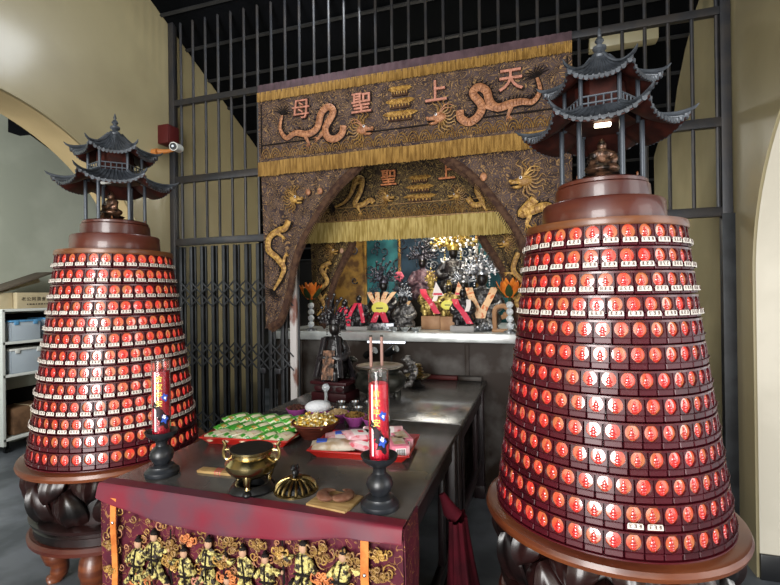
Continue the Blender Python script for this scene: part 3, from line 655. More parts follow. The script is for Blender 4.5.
# ------------------------------------------------------------------ altar tables and skirt
TX0, TX1, TYF, TYS, TYB, TZ = -1.572, -.395, 1.336, 2.437, 3.70, .90
def table(y0, y1, name, label):
    cx, cy = (TX0+TX1)/2, (y0+y1)/2; t = thing(name, label, 'table', (cx, cy, 0)); lx, ly = TX1-TX0, y1-y0
    b = MB(); b.box((0, 0, TZ-.016), (lx, ly-.004, .032), .006); b.build('top', 'tabletop', t, 'sheet-metal covered top')
    for sx in (-1, 1):
        for sy in (-1, 1):
            b = MB(); b.box((sx*(lx/2-.055), sy*(ly/2-.06), .434), (.07, .07, .868), .006); b.box((sx*(lx/2-.055), sy*(ly/2-.06), .05), (.085, .085, .10), .01); b.build('leg', 'tablewood', t)
    for s in (-1, 1):
        b = MB(); b.box((s*(lx/2-.05), 0, .80), (.03, ly-.18, .13), .004); b.box((s*(lx/2-.042), 0, .80), (.03, ly-.3, .07), .008); b.build('apron', 'tablewood', t)
        b = MB(); b.box((s*(lx/2-.055), 0, .28), (.04, ly-.18, .06), .006); b.build('stretcher', 'tablewood', t)
        b = MB(); b.box((0, s*(ly/2-.055), .80), (lx-.18, .03, .13), .004); b.build('apron', 'tablewood', t)
        for f in (-.25, .25):
            b = MB(); b.box((s*(lx/2-.055), f*ly, .55), (.03, .05, .5), .005); b.build('panel', 'tablewood', t)
    return t
table(TYF, TYS, 'offering_table', 'front offering table with dark metal top and embroidered maroon skirt')
table(TYS, TYB, 'offering_table', 'rear offering table with bare metal top, under the black incense burner')
for x0, x1, m, lb, nm in ((-.92, -.62, 'redbox', 'flat dark red box along the back edge of the rear table', 'flat_box'), (-.61, -.43, 'stone', 'flat grey box at the back corner of the rear table', 'flat_box')):
    b = MB(); b.box(((x0+x1)/2, 3.665, .915), (x1-x0, .045, .028), .004)
    t = b.build(nm, m); tag(t, lb, 'box'); l = MB(); l.box(((x0+x1)/2, 3.665, .931), (x1-x0+.004, .049, .006), .002); l.build('lid', m, t)

CXT = (TX0+TX1)/2
sk = thing('table_skirt', 'maroon embroidered altar skirt with gold figures on the front table', 'altar cloth', (CXT, TYF-.008, 0))
HWd = (TX1-TX0)/2+.002
fold = lambda x, z: -.010-.008*math.sin(x*17)*(1-z/.9)-.004*math.sin(x*41+1)*(1-z/.9)
b = MB(); b.grid(lambda u, v: (-HWd+2*HWd*u, fold(-HWd+2*HWd*u, .895*(1-v)+.02*v), .895-.875*v), 90, 24, thick=.004); 

rnd = random.Random(21)
for i in range(230):                              # curling couched cords between the figures
    x = rnd.uniform(-HWd+.02, HWd-.02); z = rnd.uniform(.30, .83); r = rnd.uniform(.010, .026); a0 = rnd.uniform(0, 6); sg = rnd.choice((-1, 1))
    b.tube([(x+r*(1-t/16*.8)*math.cos(a0+sg*1.3*2*PI*t/16), -.0235, z+r*(1-t/16*.8)*math.sin(a0+sg*1.3*2*PI*t/16)) for t in range(17)], .0022, 4, mi=1+i % 3)
b.build('cloth', ['skirt', 'goldline', 'drgg', 'drg'], sk)
for s in (-1, 1):
    b = MB(); b.grid(lambda u, v: (s*(HWd+.004*math.sin(v*9)), .16*u-.010, .895-(.875-.1*u)*v), 8, 20, thick=.004, tdir=(s, 0, 0)); b.build('side_flap', 'skirt', sk)
sag = lambda u: .040+.062*math.sin(PI*min(1, u*1.15+.02))**.9
b = MB()
def bandf(u, v):
    x = -HWd-.002+2*(HWd+.002)*u; k = max(0, (v-.25)/.75); z = .9035-(sag(u)+.006)*k; y = .03-(.03+.020)*v/.25 if v < .25 else -.018-.018*k**.5-.003*math.sin(u*30)*k
    return (x, y, .9035 if v < .25 else z)
b.grid(bandf, 70, 16, thick=.0025, tdir=(0, -.5, .86)); b.build('top_band', 'band', sk, 'plain maroon satin band folded over the table edge')
for s, px in ((-1, 117), (1, 366)):
    q = at(px, 540, TYF-.03); x = q.x-CXT
    b = MB(); b.grid(lambda u, v: (x+(u-.5)*.026, -.036-.003*math.sin(v*11), .862-.6*v), 3, 20, thick=.003); r = b.build('ribbon', 'ribbon', sk)
    k = MB(); k.ball((x, -.041, .775 if s < 0 else .755), (.006, .004, .006), 10, 8); k.build('button', 'chrome', r)
def emb_person(x, z, s, fl, rnd):
    g = MB(); y = -.027
    lean = rnd.uniform(-.12, .12)
    def Pq(u, v, d=0): return (x+(u*fl+lean*v)*s, y-d, z+v*s)
    def pad(pts, d=.012):
        k = len(pts); cu = sum(p[0] for p in pts)/k; cv = sum(p[1] for p in pts)/k
        vs = [Pq(u, v) for u, v in pts]+[Pq(cu+(u-cu)*.7, cv+(v-cv)*.7, d) for u, v in pts]
        g.add(vs, [tuple(range(k, 2*k))]+[(i, (i+1) % k, k+(i+1) % k, k+i) for i in range(k)])
    pad([(-.14, .62), (-.17, .36), (-.10, .30), (.10, .30), (.17, .36), (.14, .62), (.05, .68), (-.05, .68)])
    pad([(-.11, .30), (-.22, .02), (-.14, -.02), (-.02, .06), (.01, .28)]); pad([(.02, .28), (.05, .05), (.17, -.02), (.24, .03), (.12, .30)])
    pad([(-.14, .61), (-.27, .42), (-.24, .33), (-.12, .42)]); pad([(.14, .61), (.26, .47), (.36, .52), (.37, .60), (.24, .60)])
    pad([(-.2, .1), (-.3, -.05), (-.24, -.1), (-.1, .02)]); pad([(.2, .1), (.32, -.04), (.26, -.1), (.1, .02)]); pad([(-.16, .2), (-.05, -.04), (.08, -.06), (.14, .2)])
    ob_ = g.build('figure_embroidery', 'goldemb', sk)
    h = MB(); h.ball(Pq(0, .755, .004), (.075*s, .010, .09*s), 10, 8); h.build('face', 'skin', ob_); h = MB(); h.ball(Pq(.36, .57, .004), (.035*s, .007, .04*s), 8, 6); h.build('hand', 'skin', ob_)
    o = MB(); o.tube([Pq(-.14, .34, .013), Pq(.14, .34, .013)], .004, 5); o.tube([Pq(0, .66, .013), Pq(-.02, .4, .014), Pq(0, .05, .012)], .003, 5); o.tube([Pq(.40, .95, .002), Pq(.34, .1, .002)], .003, 5); o.ball(Pq(0, .82, .002), (.078*s, .011, .05*s), 8, 6); o.ball(Pq(0, .89, .002), (.03*s, .01, .03*s), 8, 6); o.build('outline', 'outl', ob_)
def emb_flower(x, z, s, m, rnd):
    g = MB(); y = -.030
    for k in range(6):
        a = PI/3*k+rnd.random()
        g.tube([(x+s*.25*math.cos(a), y, z+s*.25*math.sin(a))]+[(x+s*(.6+.3*math.cos(b))*math.cos(a+.45*math.sin(b)), y-.004, z+s*(.6+.3*math.cos(b))*math.sin(a+.45*math.sin(b))) for b in [2*PI*j/9 for j in range(10)]], .0028, 5)
    g.ball((x, y-.002, z), (s*.2, .006, s*.2), 8, 6)
    for sd in (-1, 1): g.tube(smooth_pts([(x+sd*s*.7, y, z-s*.5), (x+sd*s*1.3, y-.003, z-s*.2), (x+sd*s*1.2, y-.003, z+s*.5), (x+sd*s*.9, y-.002, z+s*.3)], 5), .003, 5)
    g.build('flower_embroidery', m, sk)
rnd = random.Random(11)
for px, py, s in ((135, 556, .155), (154, 550, .155), (186, 566, .15), (207, 556, .15), (246, 566, .15), (268, 570, .14), (302, 564, .16), (338, 571, .155), (226, 590, .14), (170, 598, .15), (288, 600, .15), (318, 606, .15)):
    q = at(px, py, TYF-.04); emb_person(q.x-CXT, q.z-.095, s*1.2, rnd.choice((-1, 1)), rnd)
for px, py, s, m in ((172, 548, .03, 'goldline'), (171, 563, .025, 'drgg'), (189, 540, .022, 'charo'), (230, 545, .03, 'goldline'), (222, 562, .024, 'drgg'), (283, 560, .022, 'goldline'), (320, 553, .034, 'goldline'), (355, 566, .028, 'goldline'),
                     (228, 579, .03, 'charo'), (140, 582, .032, 'charo'), (322, 580, .026, 'charo'), (200, 583, .022, 'chars'), (109, 545, .018, 'goldline'), (110, 570, .018, 'drgg'), (378, 575, .024, 'goldline'), (378, 556, .02, 'drgg'), (258, 545, .022, 'goldline'), (280, 552, .02, 'drgg'), (345, 555, .02, 'goldline'), (150, 575, .02, 'goldline')):
    q = at(px, py, TYF-.04); emb_flower(q.x-CXT, q.z, s*1.1, m, rnd)
b = MB()                                          # crimson cloth bundled by the table side
def rc(u, v):
    a = 2*PI*u; rr = (.05+.115*v**1.2)*(1+.12*math.sin(a*7+v*3)+.05*math.sin(a*13)); return (.06+.02*v+rr*math.cos(a)*.62, rr*math.sin(a)*1.25+.25*v**1.4, .74-.74*v)
b.grid(rc, 80, 20); cl = b.build('cloth_bundle', 'redcloth', loc=(TX1+.03, 1.76, 0)); tag(cl, 'crimson cloth gathered and hanging beside the front offering table', 'cloth')
k = MB(); k.tube([(.0, 0, .82), (.03, 0, .76), (.06, .0, .735)], [.012, .03, .03], 10); k.build('knot', 'redcloth', cl)

# ------------------------------------------------------------------ things on the tables
def onT(px, py, z=TZ):
    d = ray(px, py); q = CAM+d*((z-CAM_Z)/d.z); return (q.x, q.y, z)
def candle_set(px, py, lab_h, lab_c, red):
    P = onT(px, py); t = thing('candle_holder', lab_h, 'candle holder', P)
    q = MB(); q.lathe([(.0, 0), (.060, 0), (.064, .006), (.063, .018), (.054, .026), (.048, .030), (.046, .036), (.030, .044)], 40); q.build('foot', 'turned', t)
    q = MB(); q.lathe([(.026, .042), (.030, .048), (.040, .062), (.045, .078), (.040, .096), (.028, .108), (.022, .114), (.021, .128), (.026, .136)], 40); q.build('stem', 'turned', t)
    q = MB(); q.lathe([(.024, .134), (.040, .144), (.056, .158), (.062, .172), (.058, .173), (.045, .160), (.0, .156)], 40); q.build('cup', 'turned', t)
    c = thing('candle', lab_c, 'candle', (P[0], P[1], TZ+.157)); R = .035
    q = MB(); q.lathe([(.0, 0), (R-.003, 0), (R-.003, .248), (R-.010, .252), (.006, .240), (.0, .24)], 36); q.build('wax', red, c)
    q = MB(); q.tube([(0, 0, .24), (.001, 0, .262)], .0016, 6); q.build('wick', 'outl', c)
    q = MB(); q.lathe([(R, .001), (R, .292), (R-.0012, .292), (R-.0012, .001), (R, .001)], 36); q.build('sleeve', 'sleeve', c, 'clear plastic sleeve standing above the wax')
    q = MB(); q.tube([(R*math.cos(2*PI*i/36), R*math.sin(2*PI*i/36), .292) for i in range(37)], .0012, 6); q.build('sleeve_rim', 'sleeve', c)
    fa = math.atan2(-P[1], -P[0])-PI*0   # towards the camera
    rr = R+.0006
    def wrap(u, v, d, a0, z0): a = a0+u/rr; return ((rr+d)*math.cos(a), (rr+d)*math.sin(a), z0+v)
    for i, ch in enumerate('合家平安'):
        text_mb(ch, .027, .0004, lambda u, v, d, i=i: wrap(u, v, d+.0006, fa-.22, .222-i*.032), fine=True).build('gold_print', 'goldprint', c)
    for k, (a0, z0, m, s) in enumerate(((.35, .150, 'blueprint', .011), (.30, .06, 'blackprint', .022), (.32, .066, 'blueprint', .012), (-.15, .09, 'blackprint', .016), (-.62, .12, 'blackprint', .010), (.28, .075, 'whiteprint', .006), (.38, .148, 'whiteprint', .004))):
        mb = MB(); n = 20; rn = random.Random(k); pts = [wrap(s*(1+.35*math.sin(5*a+k))*math.cos(a), s*1.3*(1+.35*math.sin(4*a))*math.sin(a), .0003+k*.0001, fa+a0, z0) for a in [2*PI*j/n for j in range(n)]]
        mb.add([wrap(0, 0, .0003+k*.0001, fa+a0, z0)]+pts, [(0, 1+j, 1+(j+1) % n) for j in range(n)]); mb.build('printed_dragon', m, c)
    mb = MB(); mb.add([wrap(-.003, .02, .0005, fa-.62, 0), wrap(.003, .02, .0005, fa-.62, 0), wrap(.003, .25, .0005, fa-.62, 0), wrap(-.003, .25, .0005, fa-.62, 0)], [(0, 1, 2, 3)]); mb.build('printed_stripe', 'whiteprint', c)
candle_set(162, 474, 'black turned candle holder on the table beside the left light tower', 'red candle in a clear sleeve against the left light tower', 'waxdk')
candle_set(380, 507, 'black turned candle holder beside the moon blocks, in front of the pink snacks', 'red candle in a clear sleeve in front of the black incense burner', 'wax')

P = onT(252, 490); t = thing('censer_stand', 'black ring stand under the brass censer', 'stand', P)
q = MB(); q.lathe([(.045, .0), (.072, .0), (.078, .01), (.070, .024), (.058, .030), (.045, .026), (.045, 0)], 32, wave=lambda a: 1+.05*math.cos(a*3)); q.build('ring', 'iron', t)
for k in range(3): a = 2*PI*k/3-1.2; q = MB(); q.ball((.07*math.cos(a), .07*math.sin(a), .012), (.016, .016, .012), 10, 8); q.build('foot', 'iron', t)
t = thing('censer', 'polished brass censer with two ear handles on a black ring stand', 'censer', (P[0], P[1], TZ+.026))
q = MB(); q.lathe([(.0, .022), (.04, .024), (.072, .040), (.091, .064), (.092, .080), (.080, .096), (.070, .104), (.070, .112), (.077, .118), (.078, .126), (.070, .128), (.062, .118), (.058, .104), (.0, .098)], 48); q.build('bowl', 'brass', t)
q = MB(); q.lathe([(.0, .110), (.035, .111), (.055, .108), (.066, .119)], 32); q.build('ash', 'ash', t, 'dark ash')
q = MB(); q.lathe([(.066, .1282), (.074, .1285), (.077, .126)], 40); q.build('lip', 'iron', t)
for k in range(3):
    a = 2*PI*k/3-1.2; o = Vector((math.cos(a), math.sin(a), 0)); q = MB(); q.tube([o*.062+Vector((0, 0, .044)), o*.068+Vector((0, 0, .026)), o*.062+Vector((0, 0, .012)), o*.064+Vector((0, 0, .0))], [.018, .013, .010, .011], 10); q.build('foot', 'brass', t)
for s in (-1, 1):
    o = Vector((math.cos(.25)*s, math.sin(.25)*s, 0)); q = MB()
    q.tube(smooth_pts([o*.080+Vector((0, 0, .082)), o*.098+Vector((0, 0, .088)), o*.102+Vector((0, 0, .112)), o*.096+Vector((0, 0, .135)), o*.104+Vector((0, 0, .150))], 5), .0065, 8)
    q.tube([o*.078+Vector((0, 0, .120)), o*.098+Vector((0, 0, .118))], .0055, 8); q.build('handle', 'brass', t)
P = onT(296, 490); t = thing('pierced_dome', 'pierced brass dome lid with a dark lion knob, lying beside the moon blocks', 'lid', P)
q = MB(); q.lathe([(.064, .0), (.078, .0), (.079, .005), (.066, .008), (.064, 0)], 40); q.build('rim', 'brassd', t)
for k in range(18):
    a = 2*PI*k/18; q = MB(); q.tube([((.070*math.cos(b))*math.cos(a), (.070*math.cos(b))*math.sin(a), .006+.040*math.sin(b)) for b in [PI/2*.82*j/7 for j in range(8)]], [.0055]*5+[.0042, .0035, .003], 6); q.build('rib', 'brassd', t)
q = MB(); q.lathe([(.0, .034), (.056, .018), (.064, .004)][::-1], 30); q.build('lining', 'iron', t)
q = MB(); q.lathe([(.022, .042), (.022, .048), (.0, .050)], 20); q.build('crown_plate', 'brassd', t)
q = MB(); q.ball((0, 0, .064), (.012, .018, .014)); q.ball((-.004, -.010, .082), (.010, .010, .011)); q.ball((0, .012, .076), (.006, .008, .014)); q.tube([(0, -.008, .06), (0, -.014, .048)], .005, 6); q.ball((-.004, -.017, .080), .006); remesh(q.build('lion_knob', 'iron', t), .003)
P = onT(335, 503); b = MB(); b.box((P[0], P[1], TZ+.006), (.15, .125, .012), .003, rot=rotz(-.12)); t = b.build('wooden_tray', 'tan'); tag(t, 'small square tan board under the moon blocks', 'board')
for s, px, py, an, lb in ((1, 325, 498, PI/2+.3, 'red-brown crescent moon block nearest the brass lid'), (-1, 346, 499, PI/2-.15, 'red-brown crescent moon block nearest the candle holder')):
    P = onT(px, py, TZ+.012); m = MB()
    def mf(u, v, s=s):
        a = -PI*.62+PI*1.24*u; rr = (.012+.018*(1-u))*math.sin(PI*min(max(u, .001), .999))**.5; b_ = 2*PI*v
        return ((.030+rr*math.cos(b_)*.95)*math.sin(a)*1.05, s*((.030+rr*math.cos(b_)*.95)*math.cos(a)-.022), max(.0, .014+rr*math.sin(b_)*.55))
    m.grid(mf, 26, 12); o = m.build('moon_block', 'moon', loc=P, rot=(0, 0, an)); tag(o, lb, 'moon block')
P = onT(219, 473); t = thing('bamboo_clapper', 'flat tan wooden slat bound with red thread, behind the brass censer', 'wooden slat', P, .05)
q = MB(); q.box((0, 0, .006), (.175, .042, .012), .003); q.build('slat', 'tan', t)
for x in (-.01, .0, .012): q = MB(); q.box((x, 0, .0065), (.004, .044, .0135), .001, rot=rotz(.3)); q.build('thread', 'redsash', t)

def tray(px, py, lx, ly, rz, label):
    P = onT(px, py); t = thing('plastic_tray', label, 'tray', P, rz); q = MB()
    a = MB(); a.box((0, 0, .004), (lx*.86, ly*.86, .008), .003); a.build('base', 'redtray', t)
    def wall(u, v):
        k = u*4; i = int(min(k, 3.999)); f = k-i; cs = [(-1, -1), (1, -1), (1, 1), (-1, 1)]; c0, c1 = cs[i], cs[(i+1) % 4]; s = .43+.07*v
        return ((c0[0]+(c1[0]-c0[0])*f)*lx*s, (c0[1]+(c1[1]-c0[1])*f)*ly*s, .004+.030*v)
    q.grid(wall, 48, 4); q2 = MB(); n = len(q.v); q2.add(q.v, q.f); q2.add([(x*.985, y*.985, z+.001) for x, y, z in q.v], [tuple(reversed(f)) for f in q.f])
    q2.build('rim', 'redtray', t, sharp=25)
    e = MB(); pts = [Vector(wall(i/48, 1)) for i in range(49)]; e.tube(pts, .004, 6); e.build('edge', 'redtray', t); return P, rz
def pillow(mb, lx, ly, h, fl=.06):
    def up(u, v, s): x = 2*u-1; y = 2*v-1; k = (max(0, 1-abs(x)**2.6)*max(0, 1-abs(y)**2.6))**.5; w = 1-.10*k*abs(y)**2; return (x*lx/2*(1-.05*(1-abs(y))*0)*w, y*ly/2*(1-.06*k*x*x), h/2+s*h/2*k+.0004*s*math.sin(40*u))
    mb.grid(lambda u, v: up(u, v, 1), 18, 10); mb.grid(lambda u, v: up(u, v, -1), 18, 10)
    for s in (-1, 1): mb.box((s*(lx/2-.003), 0, h/2), (.012, ly*.92, .0015))
def packet(name, label, cat, loc, rot, lx, ly, h, m, group):
    mb = MB(); pillow(mb, lx, ly, h); o = mb.build(name, m, loc=loc, rot=rot, sharp=60); tag(o, label, cat, group)
    def patch(u0, u1, v0, v1, pm, nm):
        def up(u, v):
            u = u0+(u1-u0)*u; v = v0+(v1-v0)*v; x = 2*u-1; y = 2*v-1; k = (max(0, 1-abs(x)**2.6)*max(0, 1-abs(y)**2.6))**.5; w = 1-.10*k*abs(y)**2
            return (x*lx/2*(1)*w, y*ly/2*(1-.06*k*x*x), h/2+h/2*k+.0012)
        q = MB(); q.grid(up, 8, 8, thick=-.001, tdir=(0, 0, 1)); q.build(nm, pm, o)
    if m == 'cream': patch(.12, .3, .1, .9, 'green', 'printed_panel'); patch(.5, .72, .25, .75, 'tanfoil', 'printed_panel')
    elif m in ('green', 'green2'): patch(.42, .80, .2, .5, 'cream', 'printed_panel'); patch(.16, .3, .2, .6, 'candy', 'printed_emblem')
    elif m == 'pinkfoil': patch(.2, .8, .15, .85, 'whitefoil', 'printed_panel'); patch(.36, .52, .35, .6, 'redsash', 'printed_emblem'); patch(.6, .7, .3, .7, 'outl', 'printed_lettering')
    return o
P, rz = tray(258, 437, .44, .30, .12, 'red plastic tray of green snack packets behind the brass censer')
def lay(P, rz, x, y, z): c, s = math.cos(rz), math.sin(rz); return (P[0]+x*c-y*s, P[1]+x*s+y*c, TZ+z)
ordn = ('first', 'second', 'third', 'fourth', 'fifth')
for r, (y, z, n, m) in enumerate(((-.075, .011, 5, 'cream'), (.015, .028, 5, 'green2'), (.095, .046, 5, 'green'))):
    for i in range(n):
        x = -.165+.33*i/(n-1)
        mm = m if not (r == 0 and i in (3,)) else 'green'
        packet('snack_packet', f'{"cream" if mm == "cream" else "green"} snack packet, {ordn[i]} from the gate in the {("front", "middle", "rear")[r]} row of its tray', 'snack', lay(P, rz, x, y, z), (.22, -.05, rz+PI/2-.5+rnd.uniform(-.15, .15)), .135, .072, .034, mm, 'snack packets in the red tray behind the censer')
P = onT(316, 436); t = thing('candy_basket', 'round red-brown basket heaped with gold wrapped candies', 'basket', P)
q = MB(); q.lathe([(.0, .0), (.070, .0), (.090, .030), (.112, .068), (.116, .072), (.110, .072), (.086, .034), (.066, .008), (.0, .008)], 40); q.build('bowl', 'basket', t)
q = MB(); q.tube([(.114*math.cos(2*PI*i/40), .114*math.sin(2*PI*i/40), .072) for i in range(41)], .006, 6); q.build('rim', 'basket', t)
for i in range(34):
    a = i*2.4; rr = .095*math.sqrt((i+.5)/34); z = .070+.028*(1-(rr/.1)**2); mb = MB(); mb.ball((0, 0, 0), (.020, .012, .010), 9, 6)
    for s in (-1, 1): mb.lathe([(.003, 0), (.009, .010)], 6, mi=0); mb.v[-12:] = [(s*(.018+v[2]), v[0], v[1]) for v in mb.v[-12:]]
    o = mb.build('wrapped_candy', 'candy', loc=(P[0]+rr*math.cos(a), P[1]+rr*math.sin(a), TZ+z), rot=(rnd.uniform(-.5, .5), rnd.uniform(-.5, .5), rnd.uniform(0, 6))); tag(o, 'gold wrapped candy heaped in the red-brown basket', 'candy', 'gold candies in the basket')
m = MB(); m.lathe([(.0, .045), (.092, .045), (.10, .066), (.06, .086), (.0, .094)], 24); o = m.build('candy_filling', 'candy', loc=P); tag(o, 'gold candies lower down in the red-brown basket', 'candy', kind='stuff')
P, rz = tray(366, 450, .44, .29, .10, 'red plastic tray of pink and white snacks behind the right candle holder')
gp = 'snacks in the red tray of pink packets'
for x, y, z, rot, lx, ly, h, m, lb in ((-.135, -.055, .012, (.08, 0, .25), .19, .12, .04, 'tanfoil', 'tan biscuit packet at the near corner of the pink snack tray'),
        (-.10, .05, .016, (.1, 0, .35), .20, .13, .042, 'pinkfoil', 'white and pink snack bag lying across the back of the tray beside the candy basket'),
        (.02, -.03, .014, (.1, .1, -.3), .17, .12, .042, 'pinkfoil', 'pink and white snack bag just behind the red candle'),
        (.06, .075, .03, (.5, 0, .2), .18, .12, .04, 'pinkfoil', 'pink snack bag propped at the back of its tray, beside the pink boxes'),
        (-.02, .0, .05, (.1, .1, .6), .16, .10, .035, 'pinkfoil', 'topmost white and pink bag on the pink snack tray')):
    o = packet('snack_bag', lb, 'snack', lay(P, rz, x, y, z), (rot[0], rot[1], rz+rot[2]), lx, ly, h, m, gp)
    if m == 'tanfoil' or 'candy basket' in lb:
        b = MB(); b.box((-.035 if m == 'pinkfoil' else -.05, .01, h*.99), (.045, .035, .006), .001); b.build('printed_panel', 'blueprint', o, 'blue printed panel')
for x, y, z, an, lb in ((.155, -.04, .012, .35, 'pink carton lying in the tray corner nearest the red candle'), (.150, .045, .012, .45, 'pink carton lying behind the other carton in the pink snack tray')):
    t = thing('snack_carton', lb, 'carton', lay(P, rz, x, y, z), rz+an, gp); b = MB(); b.box((0, 0, .026), (.075, .15, .052), .002); b.build('carton', 'pinkbox', t)
    b = MB(); b.box((0, 0, .0523), (.05, .10, .0012)); b.build('printed_panel', 'tanfoil', t); b = MB()
    for i in range(7): b.box((-.015+i*.005, -.0754, .024), (.002 if i % 2 else .003, .001, .028))
    b.box((-.0, -.0751, .024), (.044, .0006, .036), mi=1); b.build('barcode', ['blackprint', 'whiteprint'], t)
P = onT(462, 436); 

# purple bowls of dry goods and little cups
for i, (px, py, st, lb, nm) in enumerate(((297, 417, 'dried', 'dark dried fruit', 'dried_fruit'), (318, 419, None, '', ''), (338, 422, 'nuts', 'peanuts in their shells', 'peanuts'), (355, 425, 'noodle', 'dried mushrooms', 'dried_mushrooms'), (374, 428, 'dried', 'dark red dates', 'dates'))):
    P = onT(px, py); lab = ('purple bowl of dark dried fruit, nearest the gate', 'purple bowl holding the white foam-wrapped fruit', 'purple bowl of peanuts', 'purple bowl of dried mushrooms', 'purple bowl of dark dates, half behind the red candle')[i]
    t = thing('plastic_bowl', lab, 'bowl', P, 0, 'purple bowls of dry goods'); q = MB()
    q.lathe([(.0, .0), (.034, .0), (.036, .006), (.052, .034), (.060, .050), (.063, .051), (.062, .053), (.057, .052), (.048, .032), (.032, .008), (.0, .008)], 32); q.build('bowl', 'purplebowl', t)
    if st:
        mb = MB()
        for k in range(60):
            a = k*2.4; rr = .052*math.sqrt((k+.5)/60); sz = (.010, .007, .006) if st != 'noodle' else (.016, .004, .004)
            mb.ball((rr*math.cos(a), rr*math.sin(a), .046+.016*(1-(rr/.055)**2)+rnd.uniform(0, .006)), sz, 7, 5, rot=rotz(rnd.uniform(0, 6)) @ Matrix.Rotation(rnd.uniform(-.6, .6), 3, 'Y'))
        mb.lathe([(.0, .012), (.036, .012), (.053, .044), (.0, .050)], 20)
        o = mb.build(nm, st, loc=P); tag(o, f'{lb} heaped in a purple bowl'+('' if st != 'dried' else (' nearest the gate' if i == 0 else ' behind the red candle')), 'food', kind='stuff')
    else:
        mb = MB(); mb.ball((0, 0, .068), (.072, .058, .036), 28, 18, rot=rotz(.4)); o = mb.build('foam_wrapped_fruit', 'foam', loc=P); tag(o, 'white foam-net wrapped fruit resting in a purple bowl', 'fruit')
k = 0
for r, (pxs, py) in enumerate((((331, 345, 360), 413), ((343, 357, 371), 407))):
    for j, px in enumerate(pxs):
        P = onT(px-2, py-1); q = MB(); q.lathe([(.0, .0), (.018, .0), (.030, .026), (.031, .030), (.028, .029), (.017, .004), (.0, .004)], 24); o = q.build('tea_cup', 'chrome', loc=P)
        tag(o, f'small steel cup, {ordn[j]} from the statue in the {("near", "far")[r]} row behind the purple bowls', 'cup', 'steel cups behind the purple bowls')
        l = MB(); l.lathe([(.0, .018), (.024, .018)], 20); l.build('tea', 'dark', o)
# great incense burner
P = onT(377, 399); t = thing('incense_burner', 'large black round incense burner with dragon handles on the rear table', 'incense burner', (P[0], P[1]+.06, TZ)); t.scale = (.9, .9, .86)
q = MB(); q.lathe([(.0, .028), (.08, .028), (.15, .055), (.192, .105), (.196, .150), (.170, .192), (.150, .206), (.152, .222), (.176, .236), (.180, .248), (.160, .250), (.140, .235), (.138, .205), (.0, .195)], 48); q.build('bowl', 'burner', t)
q = MB(); q.lathe([(.141, .246), (.150, .2515), (.176, .2515), (.181, .247), (.181, .240)], 48); q.build('rim', 'burnrim', t, 'worn pale bronze rim')
q = MB(); q.lathe([(.0, .226), (.07, .225), (.141, .214)], 32); q.build('ash', 'ash', t)
for k in range(3):
    a = 2*PI*k/3-PI/2; o = Vector((math.cos(a), math.sin(a), 0)); q = MB(); q.tube([o*.12+Vector((0, 0, .06)), o*.135+Vector((0, 0, .03)), o*.13+Vector((0, 0, 0))], [.04, .03, .032], 10); q.build('foot', 'burner', t)
for s in (-1, 1):
    o = Vector((s*math.cos(.31), s*math.sin(.31), 0)); q = MB()
    q.tube(smooth_pts([o*.18+Vector((0, 0, .09)), o*.225+Vector((0, 0, .10)), o*.245+Vector((0, 0, .17)), o*.228+Vector((0, 0, .24)), o*.215+Vector((0, 0, .285))], 6), [.020+.010*math.sin(i*1.3) for i in range(25)], 9)
    q.tube([o*.18+Vector((0, 0, .20)), o*.25+Vector((0, 0, .205))], .014, 8); H = o*.21+Vector((0, 0, .30)); q.ball(H, (.034, .026, .028)); q.ball(H-o*.030+Vector((0, -.0, -.008)), (.022, .018, .014))
    for k in range(9): e = o*(.22+.05*math.sin(k*.35))+Vector((0, 0, .09+.024*k)); q.tube([e, e+o*.03+Vector((0, 0, .022))], [.012, .002], 5)
    q.tube([H, H+o*.03+Vector((0, 0, .035))], [.008, .002], 5); remesh(q.build('dragon_handle', 'figs' if s > 0 else 'burner', t), .008)
BUR = (P[0], P[1]+.06)
for i, (dx, dy, h, lb) in enumerate(((-.035, -.07, .34, 'thick incense stick standing nearest the statue in the black burner'), (.01, .02, .33, 'thick incense stick standing behind the other in the black burner'))):
    q = MB(); q.tube([(0, 0, .188), (0, 0, .188+h*.66)], .0105, 10); o = q.build('incense_stick', 'stick', loc=(BUR[0]+dx, BUR[1]+dy, TZ)); tag(o, lb, 'incense stick')
    e = MB(); e.tube([(0, 0, .188+h*.66), (0, 0, .188+h*.66+.012)], .0103, 10); e.build('burnt_tip', 'ash', o)
# brass butter-lamp stack
P = onT(419, 386); t = thing('brass_lamp', 'tiered brass offering lamp standing behind the incense burner', 'lamp', (P[0], P[1]-.05, TZ))
q = MB(); q.lathe([(.0, 0), (.055, 0), (.06, .010), (.035, .022), (.022, .045), (.03, .06)], 30); q.build('foot', 'iron', t)
q = MB(); q.lathe([(.0, .055), (.04, .058), (.085, .075), (.10, .092), (.092, .094), (.06, .080), (.0, .074)], 30); q.build('dish', 'brass', t)
for i in range(4): q = MB(); q.lathe([(.0, .09+.022*i), (.048-.006*i, .09+.022*i), (.056-.006*i, .098+.022*i), (.044-.006*i, .110+.022*i), (.0, .112+.022*i)], 26); q.build('tier', 'brassd', t)
# crystal lamp post
P = onT(326, 403); t = thing('crystal_lamp', 'small crystal ball on a clear stem, in front of the black statue', 'lamp', P)
q = MB(); q.lathe([(.0, 0), (.028, 0), (.022, .01), (.010, .016), (.010, .07), (.016, .08)], 20); q.build('stem', 'crystal', t); q = MB(); q.ball((0, 0, .10), .026, 16, 12); q.build('ball', 'crystal', t)

